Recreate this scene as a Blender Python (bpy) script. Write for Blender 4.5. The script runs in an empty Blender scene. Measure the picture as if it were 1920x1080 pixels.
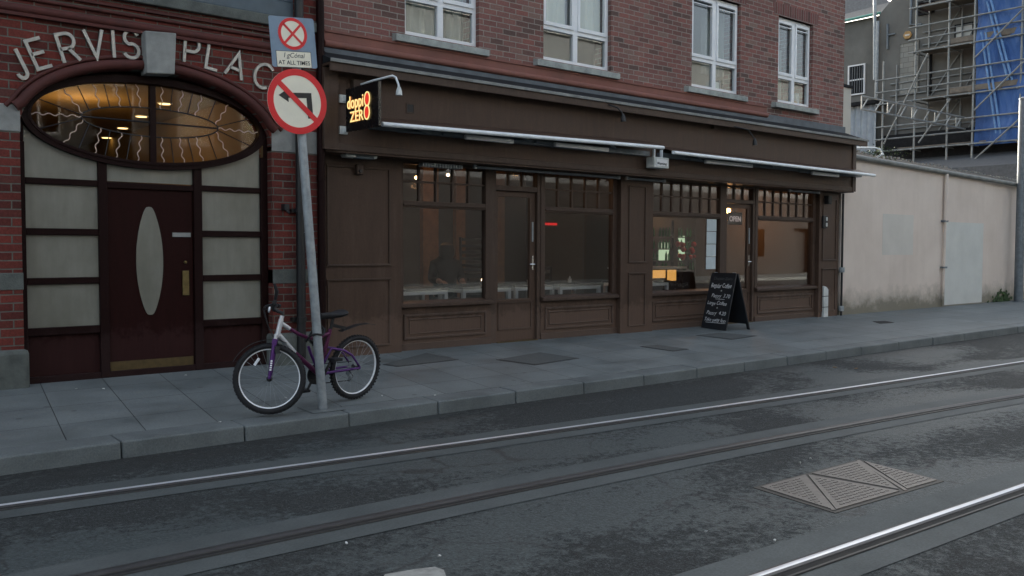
import bpy, bmesh, math, random
from mathutils import Vector, Matrix, Euler
random.seed(7)
R = math.radians
S = bpy.context.scene
COL = S.collection

# ------------------------------------------------------------------ camera, sky, sun, exposure
YAW, PITCH, ROLL, FPX, CZ = R(39.8), R(2.48), R(0.145), 1700.0, 1.30
fw = Vector((math.sin(YAW) * math.cos(PITCH), math.cos(YAW) * math.cos(PITCH), -math.sin(PITCH)))
rt0 = Vector((math.cos(YAW), -math.sin(YAW), 0)); up0 = rt0.cross(fw)
rt = math.cos(ROLL) * rt0 + math.sin(ROLL) * up0; up = -math.sin(ROLL) * rt0 + math.cos(ROLL) * up0
cam = bpy.data.objects.new('camera', bpy.data.cameras.new('camera')); COL.objects.link(cam)
cam.data.sensor_width = 36; cam.data.lens = FPX / 1920 * 36
cam.data.clip_start = 0.05; cam.data.clip_end = 2000
cam.matrix_world = Matrix(((rt.x, up.x, -fw.x, 0), (rt.y, up.y, -fw.y, 0), (rt.z, up.z, -fw.z, CZ), (0, 0, 0, 1)))
S.camera = cam

W = bpy.data.worlds.new('World'); S.world = W; W.use_nodes = True
nt = W.node_tree
sky = nt.nodes.new('ShaderNodeTexSky'); sky.sky_type = 'NISHITA'; sky.sun_disc = False
SUN_EL, SUN_AZ = R(20), R(24)
sky.sun_elevation = SUN_EL; sky.sun_rotation = SUN_AZ
sky.air_density = 0.9; sky.dust_density = 7.0; sky.ozone_density = 0.3
bg = nt.nodes['Background']; bg.inputs['Strength'].default_value = 0.15
hz = nt.nodes.new('ShaderNodeHueSaturation'); hz.inputs['Saturation'].default_value = .62     # thin high cloud takes the blue out of the sky
nt.links.new(sky.outputs[0], hz.inputs['Color']); tm = nt.nodes.new('ShaderNodeMix'); tm.data_type = 'RGBA'; tm.blend_type = 'MULTIPLY'; tm.inputs[0].default_value = 1; tm.inputs[7].default_value = (1.0, 1.015, .99, 1)
nt.links.new(hz.outputs[0], tm.inputs[6]); nt.links.new(tm.outputs[2], bg.inputs['Color'])
sun = bpy.data.objects.new('sun', bpy.data.lights.new('sun', 'SUN')); COL.objects.link(sun)
sun.data.energy = 1.5; sun.data.angle = R(3); sun.data.color = (1, .95, .88)
sd = Vector((math.sin(SUN_AZ) * math.cos(SUN_EL), math.cos(SUN_AZ) * math.cos(SUN_EL), math.sin(SUN_EL)))
sun.rotation_euler = sd.to_track_quat('Z', 'Y').to_euler()
S.view_settings.view_transform = 'Standard'; S.view_settings.look = 'None'
S.view_settings.exposure = 1.95; S.view_settings.gamma = 1
S.render.engine = 'CYCLES'
S.cycles.use_denoising = True
S.cycles.max_bounces = 7; S.cycles.transparent_max_bounces = 12; S.cycles.caustics_reflective = False; S.cycles.caustics_refractive = False
S.cycles.sample_clamp_indirect = 4

def ray(px, py):
    return rt * ((px - 960) / FPX) - up * ((py - 540) / FPX) + fw
def onY(px, py, y):                 # the point of the plane Y = y that the eye sees at a photo position
    d = ray(px, py); return Vector((0, 0, CZ)) + d * (y / d.y)
def onX(px, py, x):
    d = ray(px, py); return Vector((0, 0, CZ)) + d * (x / d.x)
def onZ(px, py, z):
    d = ray(px, py); return Vector((0, 0, CZ)) + d * ((z - CZ) / d.z)

# ------------------------------------------------------------------ materials
M = {}
class NB:
    def __init__(s, name):
        s.m = bpy.data.materials.new(name); s.m.use_nodes = True
        s.t = s.m.node_tree; s.n = s.t.nodes; s.b = s.n['Principled BSDF']; M[name] = s.m
    def new(s, ty, **kw):
        o = s.n.new(ty)
        for k, v in kw.items():
            if hasattr(o, k): setattr(o, k, v)
            else: o.inputs[k.replace('_', ' ')].default_value = v
        return o
    def link(s, a, b): s.t.links.new(a, b)
    def pos(s): return s.new('ShaderNodeNewGeometry').outputs['Position']
    def mapping(s, src, scale=(1, 1, 1), rot=(0, 0, 0)):
        m = s.new('ShaderNodeMapping'); m.inputs['Scale'].default_value = scale; m.inputs['Rotation'].default_value = rot
        s.link(src, m.inputs['Vector']); return m.outputs[0]
    def noise(s, src, scale, detail=4, rough=.55, dist=0):
        o = s.new('ShaderNodeTexNoise'); o.inputs['Scale'].default_value = scale; o.inputs['Detail'].default_value = detail
        o.inputs['Roughness'].default_value = rough; o.inputs['Distortion'].default_value = dist
        if src is not None: s.link(src, o.inputs['Vector'])
        return o.outputs['Fac']
    def ramp(s, fac, stops, interp='LINEAR'):
        r = s.new('ShaderNodeValToRGB'); r.color_ramp.interpolation = interp
        e = r.color_ramp.elements
        while len(e) < len(stops): e.new(.5)
        for i, (p, c) in enumerate(stops):
            e[i].position = p; e[i].color = (*c, 1) if len(c) == 3 else c
        s.link(fac, r.inputs['Fac']); return r.outputs['Color']
    def mix(s, fac, a, b, mode='MIX'):
        m = s.new('ShaderNodeMix'); m.data_type = 'RGBA'; m.blend_type = mode
        for sock, v in ((m.inputs['Factor'], fac), (m.inputs['A'], a), (m.inputs['B'], b)):
            pass
        ins = [m.inputs[0], m.inputs[6], m.inputs[7]]
        for sock, v in zip(ins, (fac, a, b)):
            if hasattr(v, 'is_linked') or isinstance(v, bpy.types.NodeSocket): s.link(v, sock)
            elif isinstance(v, (int, float)): sock.default_value = v
            else: sock.default_value = (*v, 1) if len(v) == 3 else v
        return m.outputs[2]
    def math(s, op, a, b=None):
        m = s.new('ShaderNodeMath'); m.operation = op
        for i, v in enumerate((a, b)):
            if v is None: continue
            if isinstance(v, bpy.types.NodeSocket): s.link(v, m.inputs[i])
            else: m.inputs[i].default_value = v
        return m.outputs[0]
    def bump(s, h, strength=.3, dist=.01):
        b = s.new('ShaderNodeBump'); b.inputs['Strength'].default_value = strength; b.inputs['Distance'].default_value = dist
        s.link(h, b.inputs['Height']); s.link(b.outputs[0], s.b.inputs['Normal'])
    def set(s, col=None, rough=None, metal=None, spec=None):
        if col is not None:
            if isinstance(col, bpy.types.NodeSocket): s.link(col, s.b.inputs['Base Color'])
            else: s.b.inputs['Base Color'].default_value = (*col, 1)
        if rough is not None:
            if isinstance(rough, bpy.types.NodeSocket): s.link(rough, s.b.inputs['Roughness'])
            else: s.b.inputs['Roughness'].default_value = rough
        if metal is not None: s.b.inputs['Metallic'].default_value = metal
        if spec is not None: s.b.inputs['Specular IOR Level'].default_value = spec

def plain(name, col, rough=.6, metal=0, spec=.4, var=.25, scale=6, bump=0, bscale=60, bd=.003):
    n = NB(name); p = n.pos()
    f = n.noise(p, scale, 6, .65)
    lo = [c * (1 - var) for c in col]; hi = [min(1, c * (1 + var)) for c in col]
    n.set(n.ramp(f, [(.3, lo), (.7, hi)]), None, metal, spec)
    n.set(rough=n.ramp(f, [(.3, [max(.03, rough - .08)] * 3), (.7, [min(1, rough + .08)] * 3)]))
    if bump: n.bump(n.noise(p, bscale, 3), bump, bd)
    return n.m
def emit(name, col, strength):
    n = NB(name); n.set((0, 0, 0), .6)
    n.b.inputs['Emission Color'].default_value = (*col, 1); n.b.inputs['Emission Strength'].default_value = strength
def brick(name, cols, mortar, soot=(.5, .5, .5), soot_amt=.5, bw=.225, rh=.075):
    n = NB(name); p = n.pos()
    sp = n.new('ShaderNodeSeparateXYZ'); n.link(p, sp.inputs[0])
    cb = n.new('ShaderNodeCombineXYZ'); n.link(n.math('ADD', sp.outputs[0], sp.outputs[1]), cb.inputs[0]); n.link(sp.outputs[2], cb.inputs[1])
    # slightly uneven courses
    wob = n.new('ShaderNodeTexNoise'); wob.inputs['Scale'].default_value = 3.0; n.link(p, wob.inputs['Vector'])
    ad = n.new('ShaderNodeVectorMath'); ad.operation = 'MULTIPLY_ADD'; ad.inputs[1].default_value = (.012, .012, 0)
    n.link(wob.outputs['Color'], ad.inputs[0]); n.link(cb.outputs[0], ad.inputs[2])
    t = n.new('ShaderNodeTexBrick'); t.inputs['Scale'].default_value = 1; t.inputs['Mortar Size'].default_value = .0075
    t.inputs['Mortar Smooth'].default_value = .45; t.inputs['Brick Width'].default_value = bw; t.inputs['Row Height'].default_value = rh
    t.inputs['Color1'].default_value = (0, 0, 0, 1); t.inputs['Color2'].default_value = (1, 1, 1, 1); t.inputs['Mortar'].default_value = (.5, .5, .5, 1)
    n.link(ad.outputs[0], t.inputs['Vector'])
    k = len(cols) - 1
    c = n.ramp(t.outputs['Color'], [(i / k, cc) for i, cc in enumerate(cols)])
    fine = n.noise(p, 45, 5, .7)
    c = n.mix(.75, c, n.ramp(fine, [(.3, (.55, .55, .55)), (.7, (1.15, 1.15, 1.15))]), 'MULTIPLY')
    mt = n.mix(.6, mortar, n.ramp(n.noise(p, 20, 4), [(.3, (.6, .6, .6)), (.7, (1.2, 1.2, 1.2))]), 'MULTIPLY')
    c = n.mix(t.outputs['Fac'], c, mt)
    big = n.noise(p, .9, 6, .6)
    c = n.mix(soot_amt, c, n.ramp(big, [(.35, soot), (.62, (1, 1, 1))]), 'MULTIPLY')
    n.set(c, .85, 0, .25)
    h = n.math('SUBTRACT', n.math('MULTIPLY', fine, .35), t.outputs['Fac'])
    n.bump(h, .6, .006)

brick('brick_upper', [(.13, .085, .075), (.215, .102, .088), (.26, .115, .1), (.24, .128, .11), (.295, .12, .1), (.25, .165, .14)], (.31, .28, .245), (.78, .78, .78), .6)
brick('brick_jervis', [(.085, .026, .022), (.16, .036, .029), (.2, .045, .034), (.125, .036, .03), (.225, .042, .031), (.125, .05, .042)], (.15, .148, .125), (.55, .55, .52), .7, .225, .079)
plain('terracotta', (.21, .085, .065), .7, var=.18, scale=3, bump=.2)
plain('terracotta_dark', (.075, .02, .016), .75, var=.3, scale=4, bump=.3)
plain('stone_grey', (.27, .272, .258), .85, var=.25, scale=5, bump=.5, bscale=90)
plain('stone_dark', (.11, .118, .108), .9, var=.35, scale=6, bump=.6, bscale=70, bd=.006)
plain('sill_stone', (.33, .35, .33), .85, var=.3, scale=9, bump=.3)
plain('lead', (.11, .125, .14), .65, .1, var=.3, scale=5)
plain('roof_felt', (.02, .021, .023), .9, spec=.12, var=.4, scale=5, bump=.4)
plain('lip_grey', (.2, .205, .195), .6, var=.35, scale=4)
def brown(name, col, dust, spec=.22):
    n = NB(name); p = n.pos()
    f = n.noise(n.mapping(p, (5, 5, .8)), 2.2, 6, .65)
    c = n.ramp(f, [(.3, [x * .82 for x in col]), (.55, col), (.8, dust)])
    c = n.mix(.5, c, n.ramp(n.noise(p, 40, 4), [(.35, (.8, .8, .8)), (.6, (1.05, 1.05, 1.05))]), 'MULTIPLY')
    # scuffs and splashes towards the ground, hairline brush marks
    sp = n.new('ShaderNodeSeparateXYZ'); n.link(p, sp.inputs[0])
    foot = n.math('ADD', sp.outputs[2], n.math('MULTIPLY', n.noise(p, 7, 6, .75), -.75))
    c = n.mix(n.ramp(foot, [(.0, (.55,) * 3), (.12, (0,) * 3)]), c, [x * 1.7 + .012 for x in col])
    br = n.noise(n.mapping(p, (60, 60, 2.5)), 1.0, 3, .6)
    c = n.mix(.35, c, n.ramp(br, [(.35, (.8, .8, .8)), (.65, (1.15, 1.15, 1.15))]), 'MULTIPLY')
    n.set(c, n.ramp(f, [(.3, (.42,) * 3), (.7, (.6,) * 3)]), 0, spec)
    n.bump(n.math('ADD', n.noise(p, 30, 3), br), .12, .002)
brown('brown_paint', (.079, .048, .034), (.1, .068, .051))
brown('brown_trim', (.074, .048, .036), (.1, .074, .06))
brown('maroon_wood', (.0125, .0038, .0036), (.016, .0055, .005), .1)
brown('maroon_door', (.018, .0038, .0034), (.022, .0058, .005), .1)
plain('slate_blue_paint', (.075, .1, .12), .5, var=.2)
plain('black_paint', (.012, .012, .013), .45, var=.2)
plain('black_rubber', (.014, .014, .016), .75, var=.2)
plain('black_plastic', (.015, .015, .017), .5, var=.1)
plain('brass', (.16, .12, .05), .45, .7, var=.3, scale=20)
plain('brass_dull', (.1, .068, .028), .6, .4, var=.3, scale=20)
plain('white_upvc', (.78, .79, .8), .4, var=.05)
plain('white_metal', (.82, .85, .86), .4, var=.08, scale=10)
plain('white_dirty', (.6, .62, .6), .5, var=.15, scale=10)
plain('steel_letter', (.3, .3, .29), .42, .6, var=.2, scale=25)
plain('galv_steel', (.33, .36, .38), .5, .35, var=.25, scale=14)
plain('galv_dark', (.16, .185, .205), .5, .35, var=.25, scale=12)
plain('scaffold_tube', (.22, .235, .235), .55, .2, var=.3, scale=4)
plain('chrome', (.7, .7, .7), .2, 1, var=.05)
plain('purple_paint', (.085, .022, .15), .3, .2, var=.1)
plain('magenta_paint', (.12, .022, .075), .3, .2, var=.1)
plain('silver_paint', (.68, .68, .7), .35, .3, var=.1)
plain('alloy_rim', (.9, .91, .93), .4, 0, var=.05)
plain('sign_red', (.75, .025, .03), .45, var=.06)
plain('sign_cream', (.92, .87, .72), .5, var=.04, scale=12)
plain('sign_black', (.012, .012, .014), .5)
plain('sign_bluegrey', (.22, .3, .4), .5, var=.12, scale=8)
plain('letter_black', (.02, .02, .02), .6)
plain('sign_gloss_black', (.008, .008, .009), .25, var=.1)
plain('chalkboard', (.014, .016, .02), .6, var=.3, scale=12)
plain('chalk', (.85, .87, .88), .9, var=.3, scale=60)
plain('chalk_faint', (.1, .1, .1), .9, var=.3, scale=60)
plain('wood_plank', (.16, .14, .115), .8, var=.3, scale=4)
plain('wood_floor', (.12, .065, .035), .5, var=.3)
plain('table_dark', (.05, .032, .022), .3, var=.2)
plain('table_white', (.62, .62, .6), .45, var=.08)
plain('chair_dark', (.025, .018, .014), .45, var=.2)
plain('warm_wall', (.1, .068, .047), .8, var=.12, scale=1.5)
plain('grey_panel_wall', (.1, .1, .1), .8, var=.1)
plain('warm_ceiling', (.24, .125, .065), .8, var=.08)
plain('white_wall', (.6, .59, .55), .8, var=.05)
plain('curtain_reflection', (.85, .82, .7), .85, var=.05)  # brighter curtain tone, imitates a reflection in the glass
plain('curtain_cream', (.34, .365, .335), .85, var=.08)
plain('coat_dark', (.004, .004, .005), .85, var=.3)
plain('skin', (.45, .27, .2), .55, var=.05)
plain('hair_dark', (.015, .011, .009), .6)
plain('paper', (.55, .62, .64), .8, var=.08)
plain('red_flower', (.5, .03, .03), .6)
plain('bottle_green', (.02, .12, .05), .15)
plain('render_grey', (.16, .158, .145), .9, var=.22, scale=.7, bump=.3, bscale=30)
plain('slate', (.085, .092, .1), .7, var=.3, scale=9, bump=.3)
plain('gutter_green', (.12, .32, .27), .5, var=.2)
plain('corrugated', (.3, .34, .38), .5, .3, var=.15, scale=3)
plain('corrugated_dark', (.03, .032, .033), .8, var=.4, scale=5)
plain('alarm_yellow', (.42, .25, .09), .5)
plain('leaf', (.035, .065, .02), .7, var=.5, scale=20)
plain('litter_white', (.6, .6, .58), .8)
plain('litter_brown', (.2, .13, .07), .8)
plain('pale_render', (.5, .47, .41), .85, var=.1, scale=.6)
plain('terrace_render', (.14, .15, .155), .85, var=.2, scale=.6)
plain('terrace_shopfront', (.018, .018, .018), .7, var=.6, scale=.5)
plain('hall_wall', (.25, .175, .075), .8, var=.12, scale=1.5)
plain('cast_iron', (.19, .175, .16), .55, .35, var=.3, scale=25, bump=.2)
plain('rail_steel', (.72, .74, .78), .38, .45, var=.06, scale=3)
plain('rail_side', (.06, .06, .063), .5, .3, var=.2, scale=12)
plain('road_paint', (.3, .3, .28), .85, var=.3, scale=14)
plain('rail_dull', (.045, .046, .048), .5, .3, var=.3, scale=30)
plain('cover_infill', (.085, .092, .09), .8, var=.4, scale=45, bump=.5, bscale=60)
plain('iron_dark', (.07, .066, .06), .6, .3, var=.3, scale=25)
plain('rail_groove', (.012, .012, .012), .8)
emit('lamp_warm', (1, .55, .2), 7)
emit('lamp_globe', (1, .5, .16), 9)
emit('lamp_down', (1, .72, .35), 1.1)
emit('lamp_small', (1, .7, .4), 3)
emit('lamp_amber', (1, .5, .12), .24)
emit('fridge_light', (.75, 1, .65), .2)
emit('red_led', (1, .03, .03), .2)
emit('neon_yellow', (1, .78, .3), .32)
emit('neon_edge', (1, .25, .05), .16)
emit('neon_red', (1, .05, .03), .2)
emit('open_letters', (.9, .75, .72), .12)
emit('bar_amber', (1, .42, .12), .8)

def frosted():
    n = NB('frosted_glass'); p = n.pos()
    f = n.noise(n.mapping(p, (1, 1, .7)), 1.7, 5, .6)
    d = n.noise(n.mapping(p, (9, 9, 1.2)), 1.5, 5, .7)
    c = n.ramp(f, [(.3, (.165, .16, .13)), (.55, (.225, .22, .187)), (.75, (.26, .254, .222))])
    n.set(n.mix(.5, c, n.ramp(d, [(.35, (.82, .81, .77)), (.65, (1.05, 1.05, 1.05))]), 'MULTIPLY'), .3, 0, .45)
    n.bump(n.noise(p, 3, 3), .1, .02)
frosted()
def glass(name, tint, base, rough=.015, fres=1.5):
    m = bpy.data.materials.new(name); m.use_nodes = True; M[name] = m
    t = m.node_tree; t.nodes.clear()
    o = t.nodes.new('ShaderNodeOutputMaterial'); mx = t.nodes.new('ShaderNodeMixShader')
    tr = t.nodes.new('ShaderNodeBsdfTransparent'); gl = t.nodes.new('ShaderNodeBsdfGlossy')
    tr.inputs[0].default_value = (*tint, 1); gl.inputs['Roughness'].default_value = rough; gl.inputs['Color'].default_value = (.95, .97, 1, 1)
    fr = t.nodes.new('ShaderNodeFresnel')
    ge = t.nodes.new('ShaderNodeNewGeometry'); mp = t.nodes.new('ShaderNodeMapRange')      # both faces of the pane reflect as air to glass
    mp.inputs['To Min'].default_value = fres; mp.inputs['To Max'].default_value = 1 / fres
    t.links.new(ge.outputs['Backfacing'], mp.inputs['Value']); t.links.new(mp.outputs[0], fr.inputs['IOR'])
    ad = t.nodes.new('ShaderNodeMath'); ad.operation = 'ADD'; ad.inputs[1].default_value = base; ad.use_clamp = True
    t.links.new(fr.outputs[0], ad.inputs[0]); t.links.new(ad.outputs[0], mx.inputs[0])
    t.links.new(tr.outputs[0], mx.inputs[1]); t.links.new(gl.outputs[0], mx.inputs[2]); t.links.new(mx.outputs[0], o.inputs['Surface'])
glass('shop_glass', (.85, .85, .85), .012)
glass('window_glass', (.88, .9, .89), .05)
glass('fan_glass', (.9, .85, .75), .004, .02, 1.16)

def asphalt():
    n = NB('asphalt'); p = n.pos()
    a = n.noise(n.mapping(p, (.8, 1.3, 1)), .45, 4, .6, .5)        # worn lanes and repairs
    b = n.noise(p, 17, 10, .8, .3)                                  # clumps of open stone
    g = n.noise(p, 130, 3, .75)                                     # grit
    k = n.math('ADD', n.math('MULTIPLY', a, .75), n.math('MULTIPLY', b, .55))
    patch = n.ramp(k, [(.6, (0, 0, 0)), (.67, (1, 1, 1))])
    worn = n.ramp(g, [(.3, (.044, .056, .058)), (.5, (.066, .081, .083)), (.7, (.094, .111, .113))])
    rough = n.ramp(g, [(.36, (.006, .0075, .008)), (.5, (.022, .026, .027)), (.6, (.06, .069, .07)), (.72, (.16, .175, .175))])
    c = n.mix(patch, rough, worn)
    st = n.new('ShaderNodeTexVoronoi'); st.inputs['Scale'].default_value = 55; n.link(p, st.inputs['Vector'])
    c = n.mix(.55, c, n.ramp(st.outputs['Distance'], [(.0, (1.5, 1.5, 1.5)), (.3, (1, 1, 1)), (.75, (.55, .55, .55))]), 'MULTIPLY')
    sv = n.new('ShaderNodeTexVoronoi'); sv.feature = 'DISTANCE_TO_EDGE'; sv.inputs['Scale'].default_value = .8
    wv = n.new('ShaderNodeTexNoise'); wv.inputs['Scale'].default_value = 5; wv.inputs['Detail'].default_value = 6; n.link(p, wv.inputs['Vector'])
    ad = n.new('ShaderNodeVectorMath'); ad.operation = 'MULTIPLY_ADD'; ad.inputs[1].default_value = (.35, .35, 0); n.link(wv.outputs['Color'], ad.inputs[0]); n.link(p, ad.inputs[2]); n.link(ad.outputs[0], sv.inputs['Vector'])
    c = n.mix(n.ramp(sv.outputs['Distance'], [(.004, (.6,) * 3), (.012, (0,) * 3)]), c, (.015, .016, .017))
    m2 = n.noise(p, 42, 4, .75)
    c = n.mix(.7, c, n.ramp(m2, [(.32, (.5, .5, .5)), (.5, (1, 1, 1)), (.7, (1.5, 1.5, 1.5))]), 'MULTIPLY')
    # dirt swept into the gutter along the kerb
    sy = n.new('ShaderNodeSeparateXYZ'); n.link(p, sy.inputs[0])
    gut = n.math('ADD', sy.outputs[1], n.math('MULTIPLY', n.noise(p, 3, 5, .7), .5))
    c = n.mix(n.ramp(n.math('SUBTRACT', gut, 6.0), [(.55, (0,) * 3), (.95, (.75,) * 3)]), c, (.02, .021, .02))
    n.set(c, n.mix(patch, (.85,) * 3, (.58,) * 3), 0, .4)
    n.bump(n.math('ADD', n.math('MULTIPLY', st.outputs['Distance'], -.5), n.math('ADD', n.math('MULTIPLY', g, .5), n.math('MULTIPLY', patch, .5))), .7, .008)
asphalt()
def strip():
    n = NB('track_concrete'); p = n.pos()
    f = n.noise(p, 2.2, 8, .65); s = n.noise(p, 80, 3)
    c = n.ramp(f, [(.3, (.064, .075, .076)), (.7, (.096, .109, .11))])
    c = n.mix(.7, c, n.ramp(s, [(.35, (.75, .75, .75)), (.65, (1.15, 1.15, 1.15))]), 'MULTIPLY')
    n.set(c, .7, 0, .35); n.bump(s, .25, .003)
strip()
def flags():
    n = NB('paving'); p = n.pos()
    sp = n.new('ShaderNodeSeparateXYZ'); n.link(p, sp.inputs[0])
    cb = n.new('ShaderNodeCombineXYZ')
    n.link(n.math('ADD', sp.outputs[0], n.math('MULTIPLY', n.math('SUBTRACT', sp.outputs[1], 7), -.15)), cb.inputs[0]); n.link(n.math('ADD', sp.outputs[1], .32), cb.inputs[1])
    t = n.new('ShaderNodeTexBrick'); t.offset = .0; t.inputs['Scale'].default_value = 1; t.inputs['Mortar Size'].default_value = .004
    t.inputs['Mortar Smooth'].default_value = .3; t.inputs['Brick Width'].default_value = .56; t.inputs['Row Height'].default_value = .72
    t.inputs['Bias'].default_value = 0; t.inputs['Color1'].default_value = (.158, .178, .18, 1); t.inputs['Color2'].default_value = (.192, .213, .214, 1); t.inputs['Mortar'].default_value = (.02, .022, .024, 1)
    n.link(cb.outputs[0], t.inputs['Vector'])
    st = n.noise(p, 1.3, 7, .65); fi = n.noise(p, 70, 4, .7)
    c = n.mix(.85, t.outputs['Color'], n.ramp(st, [(.3, (.52, .54, .53)), (.5, (.9, .9, .9)), (.68, (1.15, 1.15, 1.13))]), 'MULTIPLY')
    c = n.mix(.8, c, n.ramp(fi, [(.3, (.7, .7, .7)), (.7, (1.2, 1.2, 1.2))]), 'MULTIPLY')
    gum = n.new('ShaderNodeTexVoronoi'); gum.inputs['Scale'].default_value = 3.2; n.link(p, gum.inputs['Vector'])
    c = n.mix(n.ramp(gum.outputs['Distance'], [(.07, (.5, .5, .5)), (.1, (0, 0, 0))]), c, (.035, .037, .038))
    n.set(c, n.ramp(st, [(.3, (.5,) * 3), (.7, (.72,) * 3)]), 0, .4)
    n.bump(n.math('SUBTRACT', n.math('MULTIPLY', fi, .25), t.outputs['Fac']), .5, .004)
flags()
def kerbm():
    n = NB('kerb_granite'); p = n.pos()
    st = n.noise(p, 2.0, 7, .65); fi = n.noise(p, 90, 4, .7)
    c = n.ramp(st, [(.3, (.1, .113, .114)), (.7, (.175, .195, .197))])
    c = n.mix(.8, c, n.ramp(fi, [(.3, (.65, .65, .65)), (.7, (1.25, 1.25, 1.25))]), 'MULTIPLY')
    n.set(c, .65, 0, .4); n.bump(n.math('ADD', n.math('MULTIPLY', st, 1.0), n.math('MULTIPLY', fi, .2)), .5, .012)
kerbm()
def beige():
    n = NB('beige_paint'); p = n.pos()
    sp = n.new('ShaderNodeSeparateXYZ'); n.link(p, sp.inputs[0])
    f = n.noise(p, 1.1, 7, .6)
    c = n.ramp(f, [(.3, (.66, .56, .485)), (.7, (.75, .65, .57))])
    drip = n.noise(n.mapping(p, (6, 6, .5)), 1.0, 6, .7)
    c = n.mix(.16, c, n.ramp(drip, [(.35, (.78, .77, .74)), (.55, (1, 1, 1))]), 'MULTIPLY')
    # damp, mossy foot of the wall with an uneven upper edge
    g = n.math('SUBTRACT', n.math('ADD', sp.outputs[2], n.math('MULTIPLY', n.noise(p, 3.5, 6, .7), -.7)), -.22)
    c = n.mix(n.ramp(g, [(.0, (.75, .75, .75)), (.16, (.35, .35, .35)), (.4, (0, 0, 0))]), c, (.1, .1, .06))
    n.set(c, .8, 0, .25); n.bump(n.noise(p, 14, 5), .2, .01)
beige()
plain('patch_grey', (.62, .62, .58), .8, var=.07, scale=2)
plain('patch_faint', (.64, .6, .54), .8, var=.06, scale=2)
def tarp():
    n = NB('blue_netting'); p = n.pos()
    f = n.noise(n.mapping(p, (1, 1, .35)), 1.1, 6, .6, .8)
    n.set(n.ramp(f, [(.3, (.025, .085, .27)), (.5, (.05, .145, .42)), (.68, (.13, .25, .52))]), .5, 0, .35)
    n.b.inputs['Alpha'].default_value = .78
    n.bump(f, .8, .3)
tarp()
def blocks():
    n = NB('block_infill'); p = n.pos()
    sp = n.new('ShaderNodeSeparateXYZ'); n.link(p, sp.inputs[0]); cb = n.new('ShaderNodeCombineXYZ')
    n.link(sp.outputs[1], cb.inputs[0]); n.link(sp.outputs[2], cb.inputs[1])
    t = n.new('ShaderNodeTexBrick'); t.inputs['Scale'].default_value = 1; t.inputs['Brick Width'].default_value = .45; t.inputs['Row Height'].default_value = .225
    t.inputs['Mortar Size'].default_value = .012; t.inputs['Color1'].default_value = (.24, .24, .22, 1); t.inputs['Color2'].default_value = (.33, .33, .3, 1); t.inputs['Mortar'].default_value = (.16, .155, .14, 1)
    n.link(cb.outputs[0], t.inputs['Vector']); n.set(t.outputs['Color'], .9, 0, .2)
blocks()

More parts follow.
